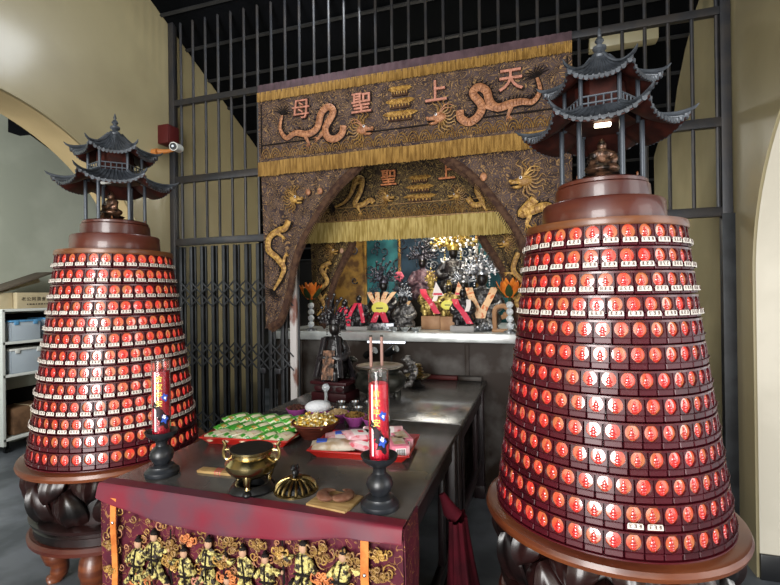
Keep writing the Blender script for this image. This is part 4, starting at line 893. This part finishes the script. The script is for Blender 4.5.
# ------------------------------------------------------------------ side furniture, camera and box on the wall
sh = thing('shelf_unit', 'white open shelf unit against the side-room wall, half behind the left light tower', 'shelf', (-5.4, 4.05, 0))
for y in (-.78, .78): b = MB(); b.box((0, y, .78), (.38, .028, 1.40), .002); b.build('upright', 'whiteboard', sh)
for z in (.14, .795, 1.135, 1.475): b = MB(); b.box((0, 0, z), (.38, 1.58, .028), .002); b.build('shelf_board', 'whiteboard', sh)
for z in (1.29, .95, .45): b = MB(); b.box((-.18, 0, z), (.012, 1.54, .28), .002); b.build('back_panel', 'dark', sh)
for y in (-.74, .74):
    for x in (-.15, .15): b = MB(); b.tube([(x-.015, y, .03), (x+.015, y, .03)], .03, 14); b.box((x, y, .09), (.03, .03, .09)); b.build('castor', 'black', sh)
def bin_(y, z, w, h, lb, lid):
    t = thing('storage_box', lb, 'storage box', (-5.38, y, z)); b = MB(); d = .30
    b.grid(lambda u, v: (0, 0, 0), 1, 1) if False else None
    for bx in ((d/2-.004, 0, .008, w), (-d/2+.004, 0, .008, w)): b.box((bx[0], 0, h/2), (.008, w, h), .003)
    for s in (-1, 1): b.box((0, s*(w/2-.004), h/2), (d, .008, h), .003)
    b.box((0, 0, .004), (d, w, .008)); b.build('tub', 'clear', t)
    b = MB(); b.box((0, 0, h+.008), (d+.02, w+.02, .020), .006); b.build('lid', lid, t)
    for s in (-1, 1): b = MB(); b.box((d/2+.006, s*w*.32, h-.005), (.012, .045, .05), .004); b.build('clip', lid, t)
    b = MB(); b.box((0, 0, h*.4), (d*.8, w*.8, h*.7), .02); b.build('contents', 'whiteprint', t)
bin_(3.50, 1.149, .30, .20, 'clear storage box with blue lid on the upper shelf, at its open end', 'bluelid'); bin_(3.88, 1.149, .30, .21, 'clear storage box with blue lid on the upper shelf, beside the light tower', 'bluelid')
bin_(3.52, .809, .34, .24, 'cloudy storage box with white lid on the middle shelf', 'white')
b = MB(); b.box((-5.38, 3.55, .30), (.28, .36, .28), .02); o = b.build('parcel', 'brownstuff'); tag(o, 'brown parcel on the bottom shelf', 'parcel'); b = MB(); b.box((-5.38, 3.55, .3), (.284, .05, .284), .02); b.build('tape', 'carton', o)
b = MB(); b.box((-5.36, 3.98, .33), (.3, .34, .34), .02); o = b.build('parcel', 'cartond'); tag(o, 'dark parcel on the bottom shelf, beside the light tower', 'parcel'); b = MB(); b.box((-5.36, 3.98, .33), (.304, .05, .344), .02); b.build('tape', 'brownstuff', o)
t = thing('carton', 'pale cardboard carton with printed characters on top of the shelf', 'carton', (-5.36, 3.68, 1.489)); b = MB(); b.box((0, .0, .085), (.30, .56, .17), .004); b.build('carton', 'carton', t)
for i, ch in enumerate('老公阿潤會香'): text_mb(ch, .046, .001, lambda u, v, d, i=i: (.1515+d, -.215+i*.052+u, .098+v)).build('printed_character', 'ink', t)
b = MB()
for i in range(9): b.box((.151, -.175+i*.030, .045), (.002, .022 if i % 3 else .012, .014))
b.build('printed_line', 'ink', t)
t = thing('open_carton', 'grey carton with its lid tilted up, lying on the shelf top behind the printed carton', 'carton', (-5.36, 3.33, 1.489)); b = MB(); b.box((-.02, .0, .085), (.24, .125, .17), .004); b.build('carton', 'carton', t)
b = MB(); b.box((.0, .17, .285), (.26, .62, .022), .002, rot=Matrix.Rotation(.36, 3, 'X')); b.build('lid', 'cartond', t); b = MB(); b.box((-.12, .22, .255), (.012, .54, .09), .002, rot=Matrix.Rotation(.30, 3, 'X')); b.build('flap', 'carton', t)
t = thing('wooden_chair', 'dark red wooden chair half hidden behind the left light tower', 'chair', (-4.75, 3.75, 0), .3)
b = MB(); b.box((0, 0, .44), (.42, .42, .04), .008); b.build('seat', 'chair', t)
for x in (-.18, .18):
    for y in (-.18, .18): b = MB(); b.box((x, y, .21), (.045, .045, .42), .005); b.build('leg', 'chair', t)
b = MB(); b.box((-.19, 0, .66), (.035, .40, .42), .008); b.build('backrest', 'chair', t)

t = thing('wall_box', 'dark red box fixed high on the cream wall beside the grille', 'box', (XL, 3.215, 2.93)); b = MB(); b.box((.055, 0, .06), (.11, .13, .16), .004); b.build('case', 'redbox', t); b = MB(); b.box((.112, 0, .06), (.006, .11, .14), .002); b.build('front', 'redbox', t)
t = thing('security_camera', 'white ringed security camera on an amber bracket below the dark red box', 'camera', (XL, 3.20, 2.84))
b = MB(); b.tube([(0, -.10, -.02), (.05, -.10, -.02)], .03, 14); b.tube([(.05, -.10, -.02), (.11, -.06, -.01), (.14, .0, .02)], [.024, .018, .014], 10); b.build('bracket', 'amber', t)
b = MB(); b.tube([(.13, .06, .045), (.165, -.05, .03)], .036, 18); b.build('housing', 'white', t)
b = MB(); b.tube([(.165, -.05, .03), (.168, -.058, .029)], [.030, .028], 18); b.build('lens', 'iron', t)
b = MB(); b.tube([(.168, -.058, .029), (.170, -.063, .0285)], [.012, .010], 12); b.build('glass', 'chrome', t)
# ------------------------------------------------------------------ the altar and its figures
AZ = 1.275
al = thing('altar', 'long grey stone altar with a pale ledge behind the rear table', 'altar', (-.95, 4.35, 0))
b = MB(); b.box((0, 0, .60), (2.7, 1.26, 1.20), .006); b.build('body', 'stone', al)
b = MB(); b.box((0, -.02, 1.2375), (2.76, 1.34, .075), .008); b.build('ledge', 'ledge', al)
for x in (-1.1, -.35, .4, 1.15): b = MB(); b.box((x, -.634, .60), (.035, .02, 1.16), .004); b.build('pilaster', 'stone', al)
sc = thing('altar_screen', 'tall screen behind the deities with gilded, teal and slate-blue panels and white scrolls', 'screen', (-.95, 5.1, 0))
for x0, x1, m, nm, y in ((-1.4, -.98, 'goldpanel', 'gilded_panel', 0), (-.98, -.56, 'teal', 'silk_panel', 0), (-.56, .32, 'bluep', 'silk_panel', 0), (.32, .72, 'teal', 'silk_panel', 0), (.72, 1.4, 'goldpanel', 'gilded_panel', 0)):
    b = MB(); b.box(((x0+x1)/2, y, 1.35), (x1-x0-.01, .04, 2.7), .004); b.build(nm, m, sc)
for x in (-.98, -.56, .32, .72): b = MB(); b.box((x, -.03, 1.35), (.03, .03, 2.7), .004); b.build('moulding', 'goldpanel', sc)
def spiral(cx, cz, r, turns, a0, sg, y=-.04): return [(cx+r*(1-t/24*.85)*math.cos(a0+sg*turns*2*PI*t/24), y, cz+r*(1-t/24*.85)*math.sin(a0+sg*turns*2*PI*t/24)) for t in range(25)]
rs = random.Random(4)
for i in range(26):
    px = 424+rs.uniform(0, 78); py = 226+rs.uniform(0, 42); q = at(px, py, 5.05); r = rs.uniform(.035, .075)
    b = MB(); b.tube(spiral(q.x+.95, q.z, r, 1.4, rs.uniform(0, 6), rs.choice((-1, 1))), [.010*(1-t/40) for t in range(25)], 6); b.build('scroll', 'silver' if i % 3 else 'whiteprint', sc)
for i in range(12):
    px = 352+rs.uniform(0, 52); py = 240+rs.uniform(0, 45); q = at(px, py, 5.05)
    b = MB(); b.tube(spiral(q.x+.95, q.z, rs.uniform(.04, .07), 1.2, rs.uniform(0, 6), rs.choice((-1, 1))), [.009*(1-t/40) for t in range(25)], 6); b.build('scroll', 'darkf', sc)

def crown_mb(z, h, spread, n, seed):
    b = MB(); r = random.Random(seed); W_ = h*.55*spread
    b.lathe([(h*.16, z), (h*.19, z+h*.10), (h*.15, z+h*.22), (h*.05, z+h*.34), (.0, z+h*.36)], 14)
    for i in range(n):
        a = PI*(i/(n-1)); L = h*(.55+.35*math.sin(a))*(1 if i % 2 else .8); e = Vector((math.cos(a)*W_*(1 if i % 2 else .85), -.02*h, z+h*.12+L*math.sin(a)*.95)); s = Vector((math.cos(a)*h*.12, -h*.06, z+h*.12))
        m = s.lerp(e, .6)+Vector((-math.sin(a)*h*.06, -h*.10, 0)); b.tube(smooth_pts([s, m, e], 3), h*.022, 5); b.ball(e, h*.055, 7, 5); b.ball(m, h*.045, 6, 5)
    for i in range(n+6):
        a = r.uniform(0, PI); q = r.uniform(.25, .8); c = (math.cos(a)*W_*q, -h*.14-r.uniform(0, .05)*h, z+h*.1+math.sin(a)*h*.75*q); b.ball(c, h*r.uniform(.03, .06), 7, 5)
        b.tube([(c[0]+h*.07*math.cos(t), c[1], c[2]+h*.07*math.sin(t)) for t in [r.uniform(0, 3)+k*.6 for k in range(7)]], h*.016, 4)
    for s_ in (-1, 1):
        for k in range(5): b.ball((s_*h*.22, -h*.12, z+h*.02-k*h*.07), h*.025, 6, 5)
    return b
def deity(x, y, z, h, label, body, face, crown=None, ch=.35, spread=1, sash=None, sash2=None, medal=False, plinth=.0, pm='block', wide=1, seed=0, n=11, flags=False, ribs=True, style='V', beads=False, cape=False):
    t = thing('deity_statue', label, 'deity statue', (x, y, z)); z0 = plinth; H = h-plinth; B = H*(1-ch*.6)
    if plinth: b = MB(); b.box((0, 0, plinth/2), (B*.62*wide, B*.5, plinth), .004); b.build('plinth', pm, t)
    b = MB(); w_ = wide
    b.ball((0, 0, z0+B*.17), (B*.30*w_, B*.24, B*.19)); b.ball((0, -B*.06, z0+B*.24), (B*.27*w_, B*.2, B*.14)); b.ball((0, 0, z0+B*.46), (B*.19*w_, B*.15, B*.24)); b.ball((0, 0, z0+B*.62), (B*.20*w_, B*.11, B*.09))
    for s in (-1, 1):
        b.tube(smooth_pts([(s*B*.17*w_, 0, z0+B*.63), (s*B*.28*w_, -B*.03, z0+B*.45), (s*B*.22*w_, -B*.18, z0+B*.36), (s*B*.05, -B*.24, z0+B*.40)], 3), [B*.075, B*.075, B*.075, B*.08, B*.085, B*.085, B*.08, B*.06, B*.05, B*.045], 9)
        b.tube([(s*B*.1*w_, -B*.1, z0+B*.2), (s*B*.13*w_, -B*.24, z0+B*.12), (s*B*.12*w_, -B*.24, z0)], [B*.1, B*.085, B*.06], 9)
    b.tube([(0, 0, z0+B*.62), (0, 0, z0+B*.8)], B*.06, 9); b.ball((0, -B*.01, z0+B*.84), (B*.095, B*.10, B*.125)); b.ball((0, -B*.115, z0+B*.83), (B*.018, B*.02, B*.03), 7, 5)
    if ribs:
        for k in range(5): a = (k-2)*.45; b.tube([(B*.2*math.sin(a)*w_, -B*.17, z0+B*.42), (B*.3*math.sin(a)*w_, -B*.28+abs(a)*B*.06, z0+B*.1)], B*.022, 6)
    remesh(b.build('body', body, t), max(.004, B*.022))
    b = MB(); b.ball((0, -B*.035, z0+B*.84), (B*.088, B*.088, B*.118), 14, 10); b.build('face', face, t)
    crown_b = crown_mb(z0+B*.88, H*ch, spread, n, seed) if crown else None
    def strip(pts, wd, m, nm='sash'):
        P_ = smooth_pts(pts, 5); q = MB(); q.grid(lambda u, v: (lambda i: (P_[i].x+(u-.5)*wd, P_[i].y-.003*math.sin(3*u), P_[i].z))(min(int(round(v*(len(P_)-1))), len(P_)-1)), 3, len(P_)-1, thick=.004); q.build(nm, m, t)
    if beads:
        q = crown_b; r9 = random.Random(77)
        for k in range(46): a = PI*r9.random(); f = .35+.65*r9.random(); q.ball((math.cos(a)*H*ch*.62*f, -H*ch*.17-.01*r9.random(), z0+B*.86+math.sin(a)*H*ch*.8*f), H*ch*r9.uniform(.022, .045), 7, 5, mi=1)
    if crown: crown_b.build('crown', [crown, 'whiteprint'], t)
    if cape:
        q = MB()
        def cf(u, v):
            a = PI*(.06+.88*u)+.0; rr = B*(.15+.20*v**.8)*(1+.06*math.cos(u*40)*v); return (rr*math.cos(a)*1.05, rr*math.sin(a)*.72-B*.13*(1-v*.4), z0+B*(.71-.69*v))
        q.grid(cf, 40, 16, thick=-.006, tdir=(0, -1, 0)); q.build('cape', 'fig', t)
        for s in (-1, 1):
            q = MB(); q.grid(lambda u, v: (s*B*(.07+.10*v+.10*u), -B*(.16+.13*v+.02*math.sin(u*9)), z0+B*(.70-.62*v)), 8, 12, thick=.005); q.build('robe_panel', 'fig', t)
        q = MB(); q.grid(lambda u, v: (B*(u-.5)*.2, -B*(.24+.09*v), z0+B*(.5-.46*v)), 4, 8, thick=.005); q.build('apron_panel', 'bronze', t)
    if sash:
        for s, m in ((-1, sash), (1, sash2 or sash)):
          if style == 'fan':
            for k in (.35, 1): strip([(s*B*.30*k, -B*.17, z0+B*.70), (s*B*.20*k, -B*.26, z0+B*.55), (s*B*.05, -B*.31, z0+B*.36)], B*.11, m)
            strip([(s*B*.05, -B*.31, z0+B*.26), (s*B*.10, -B*.33, z0+B*.14), (s*B*.15, -B*.34, z0+B*.02)], B*.14, 'redsash')
          elif style == 'drape': strip([(s*B*.06, -B*.12, z0+B*.72), (s*B*.13, -B*.22, z0+B*.54), (s*B*.20, -B*.29, z0+B*.36), (s*B*.24, -B*.30, z0+B*.12)], B*.125, m)
          elif style == 'diag':
            if s < 0: strip([(-B*.2*w_, -B*.10, z0+B*.70), (-B*.12, -B*.24, z0+B*.54), (B*.04, -B*.30, z0+B*.36), (B*.22, -B*.31, z0+B*.06)], B*.17, m)
            else: strip([(B*.16, -B*.13, z0+B*.68), (B*.18, -B*.24, z0+B*.52), (B*.14, -B*.30, z0+B*.38)], B*.12, 'whitesash')
          else: strip([(s*B*.20*w_, -B*.11, z0+B*.70), (s*B*.15, -B*.23, z0+B*.54), (s*B*.06, -B*.30, z0+B*.36), (s*B*.012, -B*.305-.003*(s+1), z0+B*.20)], B*.12, m)
    if medal: q = MB(); q.ball((0, -B*.30, z0+B*.34), (B*.20, B*.025, B*.14), 20, 10); o = q.build('medallion', 'medal', t); q = MB(); q.box((0, -B*.327, z0+B*.34), (B*.16, .003, B*.03)); q.build('inscription', 'ink', o)
    if flags:
        for s in (-1, 1):
            q = MB(); q.prism([(0, 0), (B*.36, 0), (B*.12, B*.42)], .004, lambda u, v, d: (s*B*.34+(u-B*.15), -B*.16-d, z0+B*.62+v)); o = q.build('flag', 'whitesash' if s < 0 else 'pinksash', t); q = MB(); q.prism([(0, 0), (B*.30, 0), (B*.28, B*.06), (.02*B, B*.06)], .005, lambda u, v, d: (s*B*.34+(u-B*.13), -B*.163-d, z0+B*.64+v)); q.build('flag_stripe', 'redsash', o)
    return t
def block(x, y, z, w, d, h, m, label):
    b = MB(); b.box((0, 0, h/2), (w, d, h-.002), .004); o = b.build('wooden_block', m, loc=(x, y, z)); tag(o, label, 'block'); q = MB(); q.box((0, -d/2-.001, h/2), (w*.86, .003, h*.7), .001); q.build('front_panel', m, o); return z+h
deity(-1.69, 3.90, AZ, .31, 'small black figure in a red sash, nearest the left lotus lamp', 'fig', 'face', 'fig', .12, .6, 'redsash', style='drape', seed=1, n=7, wide=1.05)
deity(-1.535, 3.86, AZ, .345, 'small black figure leaning under a red sash on a grey plinth with white card', 'fig', 'face', 'fig', .12, .6, 'redsash', style='drape', plinth=.035, pm='carpet', seed=2, n=7, wide=1.1)
deity(-1.345, 4.00, AZ, .60, 'black feather-crowned deity with a yellow oval medallion and orange sash', 'fig', 'face', 'darkf', .44, 1.15, 'pinksash', 'pinksash', style='fan', medal=True, plinth=.06, pm='silver', seed=3, n=15)
deity(-1.125, 3.92, AZ, .40, 'silver-grey deity in the front row behind the three steel cups', 'figs', 'face', 'silver', .34, .9, seed=4, n=13)
deity(-1.215, 4.15, AZ, .46, 'silver-grey deity half hidden behind the one above the steel cups', 'figs', 'face', 'darkf', .36, 1, 'pinksash', seed=14, n=13)
z = block(-1.10, 4.52, AZ, .25, .34, .26, 'dark', 'black block under the plum-coloured deity'); deity(-1.10, 4.50, z, .58, 'plum-coloured deity with a dark spiky crown, left of the gold-crowned main deity', 'figp', 'face', 'darkf', .42, 1.2, seed=5, n=15)
z = block(-.915, 4.10, AZ, .17, .18, .12, 'block', 'tan wooden block under the gold deity'); deity(-.925, 4.10, z, .42, 'gold seated deity with a cream and red sash on a tan block', 'figg', 'figg', 'goldf', .30, .8, 'redsash', 'whitesash', style='diag', seed=6, n=11)
z = block(-.78, 4.58, AZ, .37, .36, .30, 'dark', 'black block under the main deity'); deity(-.795, 4.55, z, .72, 'main black-faced deity with the tall gold and silver crown', 'fig', 'face', 'goldf', .50, 1.15, beads=True, seed=7, n=19, wide=1.05)
z = block(-.725, 4.02, AZ, .17, .18, .12, 'block', 'tan wooden block under the deity with triangular flags'); deity(-.745, 4.02, z, .33, 'small deity with a yellow medallion between white triangular flags', 'figg', 'face', 'goldf', .2, .7, medal=True, flags=True, seed=8, n=9)
deity(-.60, 3.86, AZ, .40, 'black deity with a red sash, in front of the white-crowned deity', 'fig', 'face', 'fig', .16, .7, 'redsash', 'redsash', style='diag', plinth=.05, pm='carpet', seed=9, n=9)
deity(-.465, 4.10, AZ, .70, 'black-faced deity with a white filigree crown and crossed cream sash', 'figs', 'face', 'silver', .42, 1.1, 'pinksash', 'pinksash', beads=True, seed=10, n=17, wide=1.05)
deity(-.66, 4.31, AZ, .60, 'dark deity standing between the main deity and the white-crowned deity', 'fig', 'face', 'silver', .40, 1.0, seed=12, n=13)
deity(-1.56, 4.30, AZ, .40, 'dark grey figure behind the small red-sashed pair', 'figs', 'face', 'darkf', .3, .9, seed=15, n=11)
b = MB(); b.tube(smooth_pts([(-.05, 0, .0), (-.055, 0, .10), (-.045, 0, .19), (.02, 0, .21), (.055, 0, .17), (.03, 0, .13), (.0, 0, .12)], 5), [.030]*26+[.028]*5, 8, flat=.7); b.box((-.01, 0, .012), (.13, .08, .024), .005)
t = b.build('carved_stand', 'block', loc=(-.285, 3.84, AZ)); tag(t, 'curved tan wooden stand beside the right lotus lamp', 'stand'); q = MB(); q.ball((.03, 0, .145), (.02, .03, .02), 10, 8); q.build('scroll_end', 'block', t)
b = MB(); rr = random.Random(9)
for k in range(70): a = rr.uniform(0, 2*PI); q = rr.uniform(0, .11); b.ball((q*math.cos(a), q*math.sin(a)*.6, .02+.06*rr.random()*(1-q/.12)), (.022, .010, .016), 6, 5, rot=rotz(a) @ Matrix.Rotation(rr.uniform(-1, 1), 3, 'Y'))
o = b.build('silver_foil', 'silver', loc=(-.42, 3.88, AZ)); tag(o, 'crumpled silver foil offerings at the foot of the white-crowned deity', 'foil', kind='stuff')
for i, (px, nm) in enumerate(((394, 'nearest the lotus lamp'), (405, 'between its two fellows'), (416, 'nearest the tan block'))):
    q_ = at(px, 327, 3.745); q = MB(); q.lathe([(.0, 0), (.022, 0), (.024, .012), (.040, .026), (.044, .042), (.040, .042), (.022, .016), (.0, .014)], 26); o = q.build('offering_cup', 'chrome', loc=(q_.x, 3.745, AZ)); tag(o, f'steel cup on the altar ledge, {nm}', 'cup', 'three steel cups on the altar ledge')
    l = MB(); l.lathe([(.0, .034), (.036, .034)], 20); l.build('tea', 'dark', o)
def flower(x, y, lbl, sc_=1):
    t = thing('lotus_lamp', lbl, 'lamp', (x, y, AZ)); q = MB(); q.lathe([(.0, 0), (.05, 0), (.052, .012), (.02, .024), (.012, .03)], 24); q.build('base', 'silver', t)
    for k in range(4): q = MB(); q.ball((0, 0, .055+.056*k), .029, 16, 12); q.build('crystal_ball', 'crystal', t)
    q = MB(); q.tube([(0, 0, .25), (0, 0, .30)], .012, 8); q.build('stem', 'leaf', t)
    for r_, n, m, nm, tilt, L in ((.02, 6, 'petal', 'petal', .35, .16), (.035, 6, 'petal', 'petal', .75, .15), (.03, 5, 'leaf', 'leaf', 1.05, .14)):
        for k in range(n):
            a = 2*PI*(k+.5*(nm == 'leaf')+.25*tilt)/n; q = MB()
            def fn(u, v, a=a, tilt=tilt, L=L, r_=r_):
                w_ = .030*math.sin(PI*min(.999, max(.02, v))**.8)**.7; tt = tilt*(1-.35*v); rr = r_+L*v*math.sin(tt); zz = .28+L*v*math.cos(tt); s = (u-.5)*2*w_
                return ((rr-.6*abs(s)*.3)*math.cos(a)-s*math.sin(a), (rr-.6*abs(s)*.3)*math.sin(a)+s*math.cos(a), zz+.15*abs(s))
            q.grid(fn, 5, 7, thick=-.003, tdir=(math.cos(a), math.sin(a), 0)); q.build(nm, m, t)
flower(-1.955, 3.74, 'orange lotus lamp on stacked crystal balls, at the gate end of the altar'); flower(-.215, 3.76, 'orange lotus lamp on stacked crystal balls, against the right light tower')
t = thing('silk_flower', 'pink silk flower beside the white-crowned deity', 'flower', (-.22, 4.22, AZ)); q = MB(); q.tube([(0, 0, 0), (.01, 0, .5)], .006, 6); q.build('stem', 'leaf', t); q = MB(); q.lathe([(.0, 0), (.03, .0), (.035, .05), (.02, .07), (.015, .08)], 16); q.build('vase', 'silver', t)
for k in range(7): a = k*2*PI/7; q = MB(); q.ball((.01+.03*math.cos(a), -.01, .53+.03*math.sin(a)), (.024, .014, .024), 9, 7); q.build('petal', 'pinkfl', t)
t = thing('rosette', 'pink rosette standing beside the plum-coloured deity', 'flower', (-1.31, 4.38, AZ)); q = MB(); q.tube([(0, 0, 0), (0, 0, .46)], .008, 6); q.box((0, 0, .01), (.08, .08, .02), .004); q.build('stem', 'fig', t)
for k in range(6): a = k*PI/3; q = MB(); q.ball((.028*math.cos(a), -.012, .49+.028*math.sin(a)), (.026, .012, .026), 9, 7); q.build('petal', 'pinkfl', t)
# statue on the rear table
P = onT(334, 400)
t = thing('throne_stand', 'dark carved box stand under the black statue on the rear table', 'stand', (P[0], P[1]+.03, TZ), -.1)
b = MB(); b.box((0, 0, .03), (.26, .20, .06), .006); b.build('foot', 'chair', t); b = MB(); b.box((0, 0, .085), (.22, .17, .05), .006); b.build('waist', 'tablewood', t); b = MB(); b.box((0, 0, .122), (.27, .21, .024), .006); b.build('top', 'chair', t)
for x in (-.08, 0, .08): b = MB(); b.lathe([(.0, 0), (.03, .0), (.03, .006), (.0, .01)], 14); b.v = [(x+v[0], -.086-v[2], .085+v[1]*.6) for v in b.v]; b.build('carving', 'chair', t)
deity(P[0], P[1]+.03, TZ+.134, .53, 'black crowned statue seated on a dark carved stand beside the incense burner', 'fig', 'face', 'fig', .40, 1.0, seed=20, n=15, wide=.72, cape=True)
for px, py, nm in ((370, 353, 'nearer the statue'), (391, 351, 'nearer the brass lamp')):
    q_ = at(px, py, 3.60); t = thing('spotlight', f'small black spotlight with silver front behind the incense burner, {nm}', 'spotlight', (q_.x, 3.60, TZ)); zz = q_.z-TZ
    b = MB(); b.lathe([(.0, 0), (.045, 0), (.045, .01), (.01, .018)], 20); b.build('base', 'iron', t); b = MB(); b.tube([(0, 0, .015), (0, .01, zz-.03)], .007, 8); b.build('stem', 'iron', t)
    b = MB(); b.tube([(-.05, .03, zz-.03), (.02, -.01, zz+.01), (.05, -.03, zz+.025)], [.028, .034, .036], 14); b.build('head', 'iron', t); b = MB(); b.tube([(.05, -.03, zz+.025), (.056, -.033, zz+.029)], [.034, .030], 14); b.build('front', 'chrome', t)
b = MB(); q0, q1 = at(367, 338, 3.66), at(405, 338, 3.66)  # glint along the ledge's lower edge, put in as glowing dashes
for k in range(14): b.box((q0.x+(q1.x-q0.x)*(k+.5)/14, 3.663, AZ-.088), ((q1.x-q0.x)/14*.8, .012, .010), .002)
b.box(((q0.x+q1.x)/2, 3.668, AZ-.082), (q1.x-q0.x, .012, .012), .002); o = b.build('ledge_glint', 'strip'); tag(o, 'short dashed glint under the altar ledge, put in as a glowing white strip', 'lamp')
# ------------------------------------------------------------------ daylight and view
W = bpy.data.worlds.new('daylight'); SC.world = W; W.use_nodes = True
bg = W.node_tree.nodes['Background']; bg.inputs[0].default_value = (.93, .97, 1, 1); bg.inputs[1].default_value = 1.5
def area(name, loc, rot, sx, sy, e, col=(1, 1, 1)):
    l = bpy.data.lights.new(name, 'AREA'); l.shape = 'RECTANGLE'; l.size = sx; l.size_y = sy; l.energy = e; l.color = col
    o = bpy.data.objects.new(name, l); C.objects.link(o); o.location = loc; o.rotation_euler = rot; return o
area('daylight_front_door', (-.9, -3.0, 1.65), (math.radians(90), 0, 0), 2.2, 3.2, 430, (1, .98, .95))
area('daylight_side_door', (3.3, 1.0, 1.9), (math.radians(90), 0, math.radians(90)), 1.6, 2.4, 34, (1, .98, .94))
area('side_room_fill', (-3.95, .9, 2.7), (math.radians(70), 0, math.radians(48)), 1.2, 1.4, 95, (.97, 1, 1))  # unseen fill added to brighten the side-room wall
def plight(name, loc, e, col, r=.04):
    l = bpy.data.lights.new(name, 'POINT'); l.energy = e; l.color = col; l.shadow_soft_size = r
    o = bpy.data.objects.new(name, l); C.objects.link(o); o.location = loc; return o
plight('altar_lamp', (-.95, 4.15, 2.5), 42, (1, .9, .72), .08)
area('roof_skylight', (-1.35, 2.98, 3.98), (math.radians(-18), math.radians(35), 0), .5, .5, 15, (.88, .94, 1))
area('inner_room_fill', (-.6, 5.0, 3.0), (0, 0, 0), 1.2, .5, 45, (1, .98, .9))  # made-up fill, added to brighten the inner room
SC.view_settings.view_transform = 'Standard'; SC.view_settings.look = 'None'; SC.view_settings.gamma = 1; SC.view_settings.use_curve_mapping = False
SC.view_settings.exposure = .0
SC.cycles.max_bounces = 8; SC.cycles.use_denoising = True; SC.cycles.sample_clamp_indirect = 6
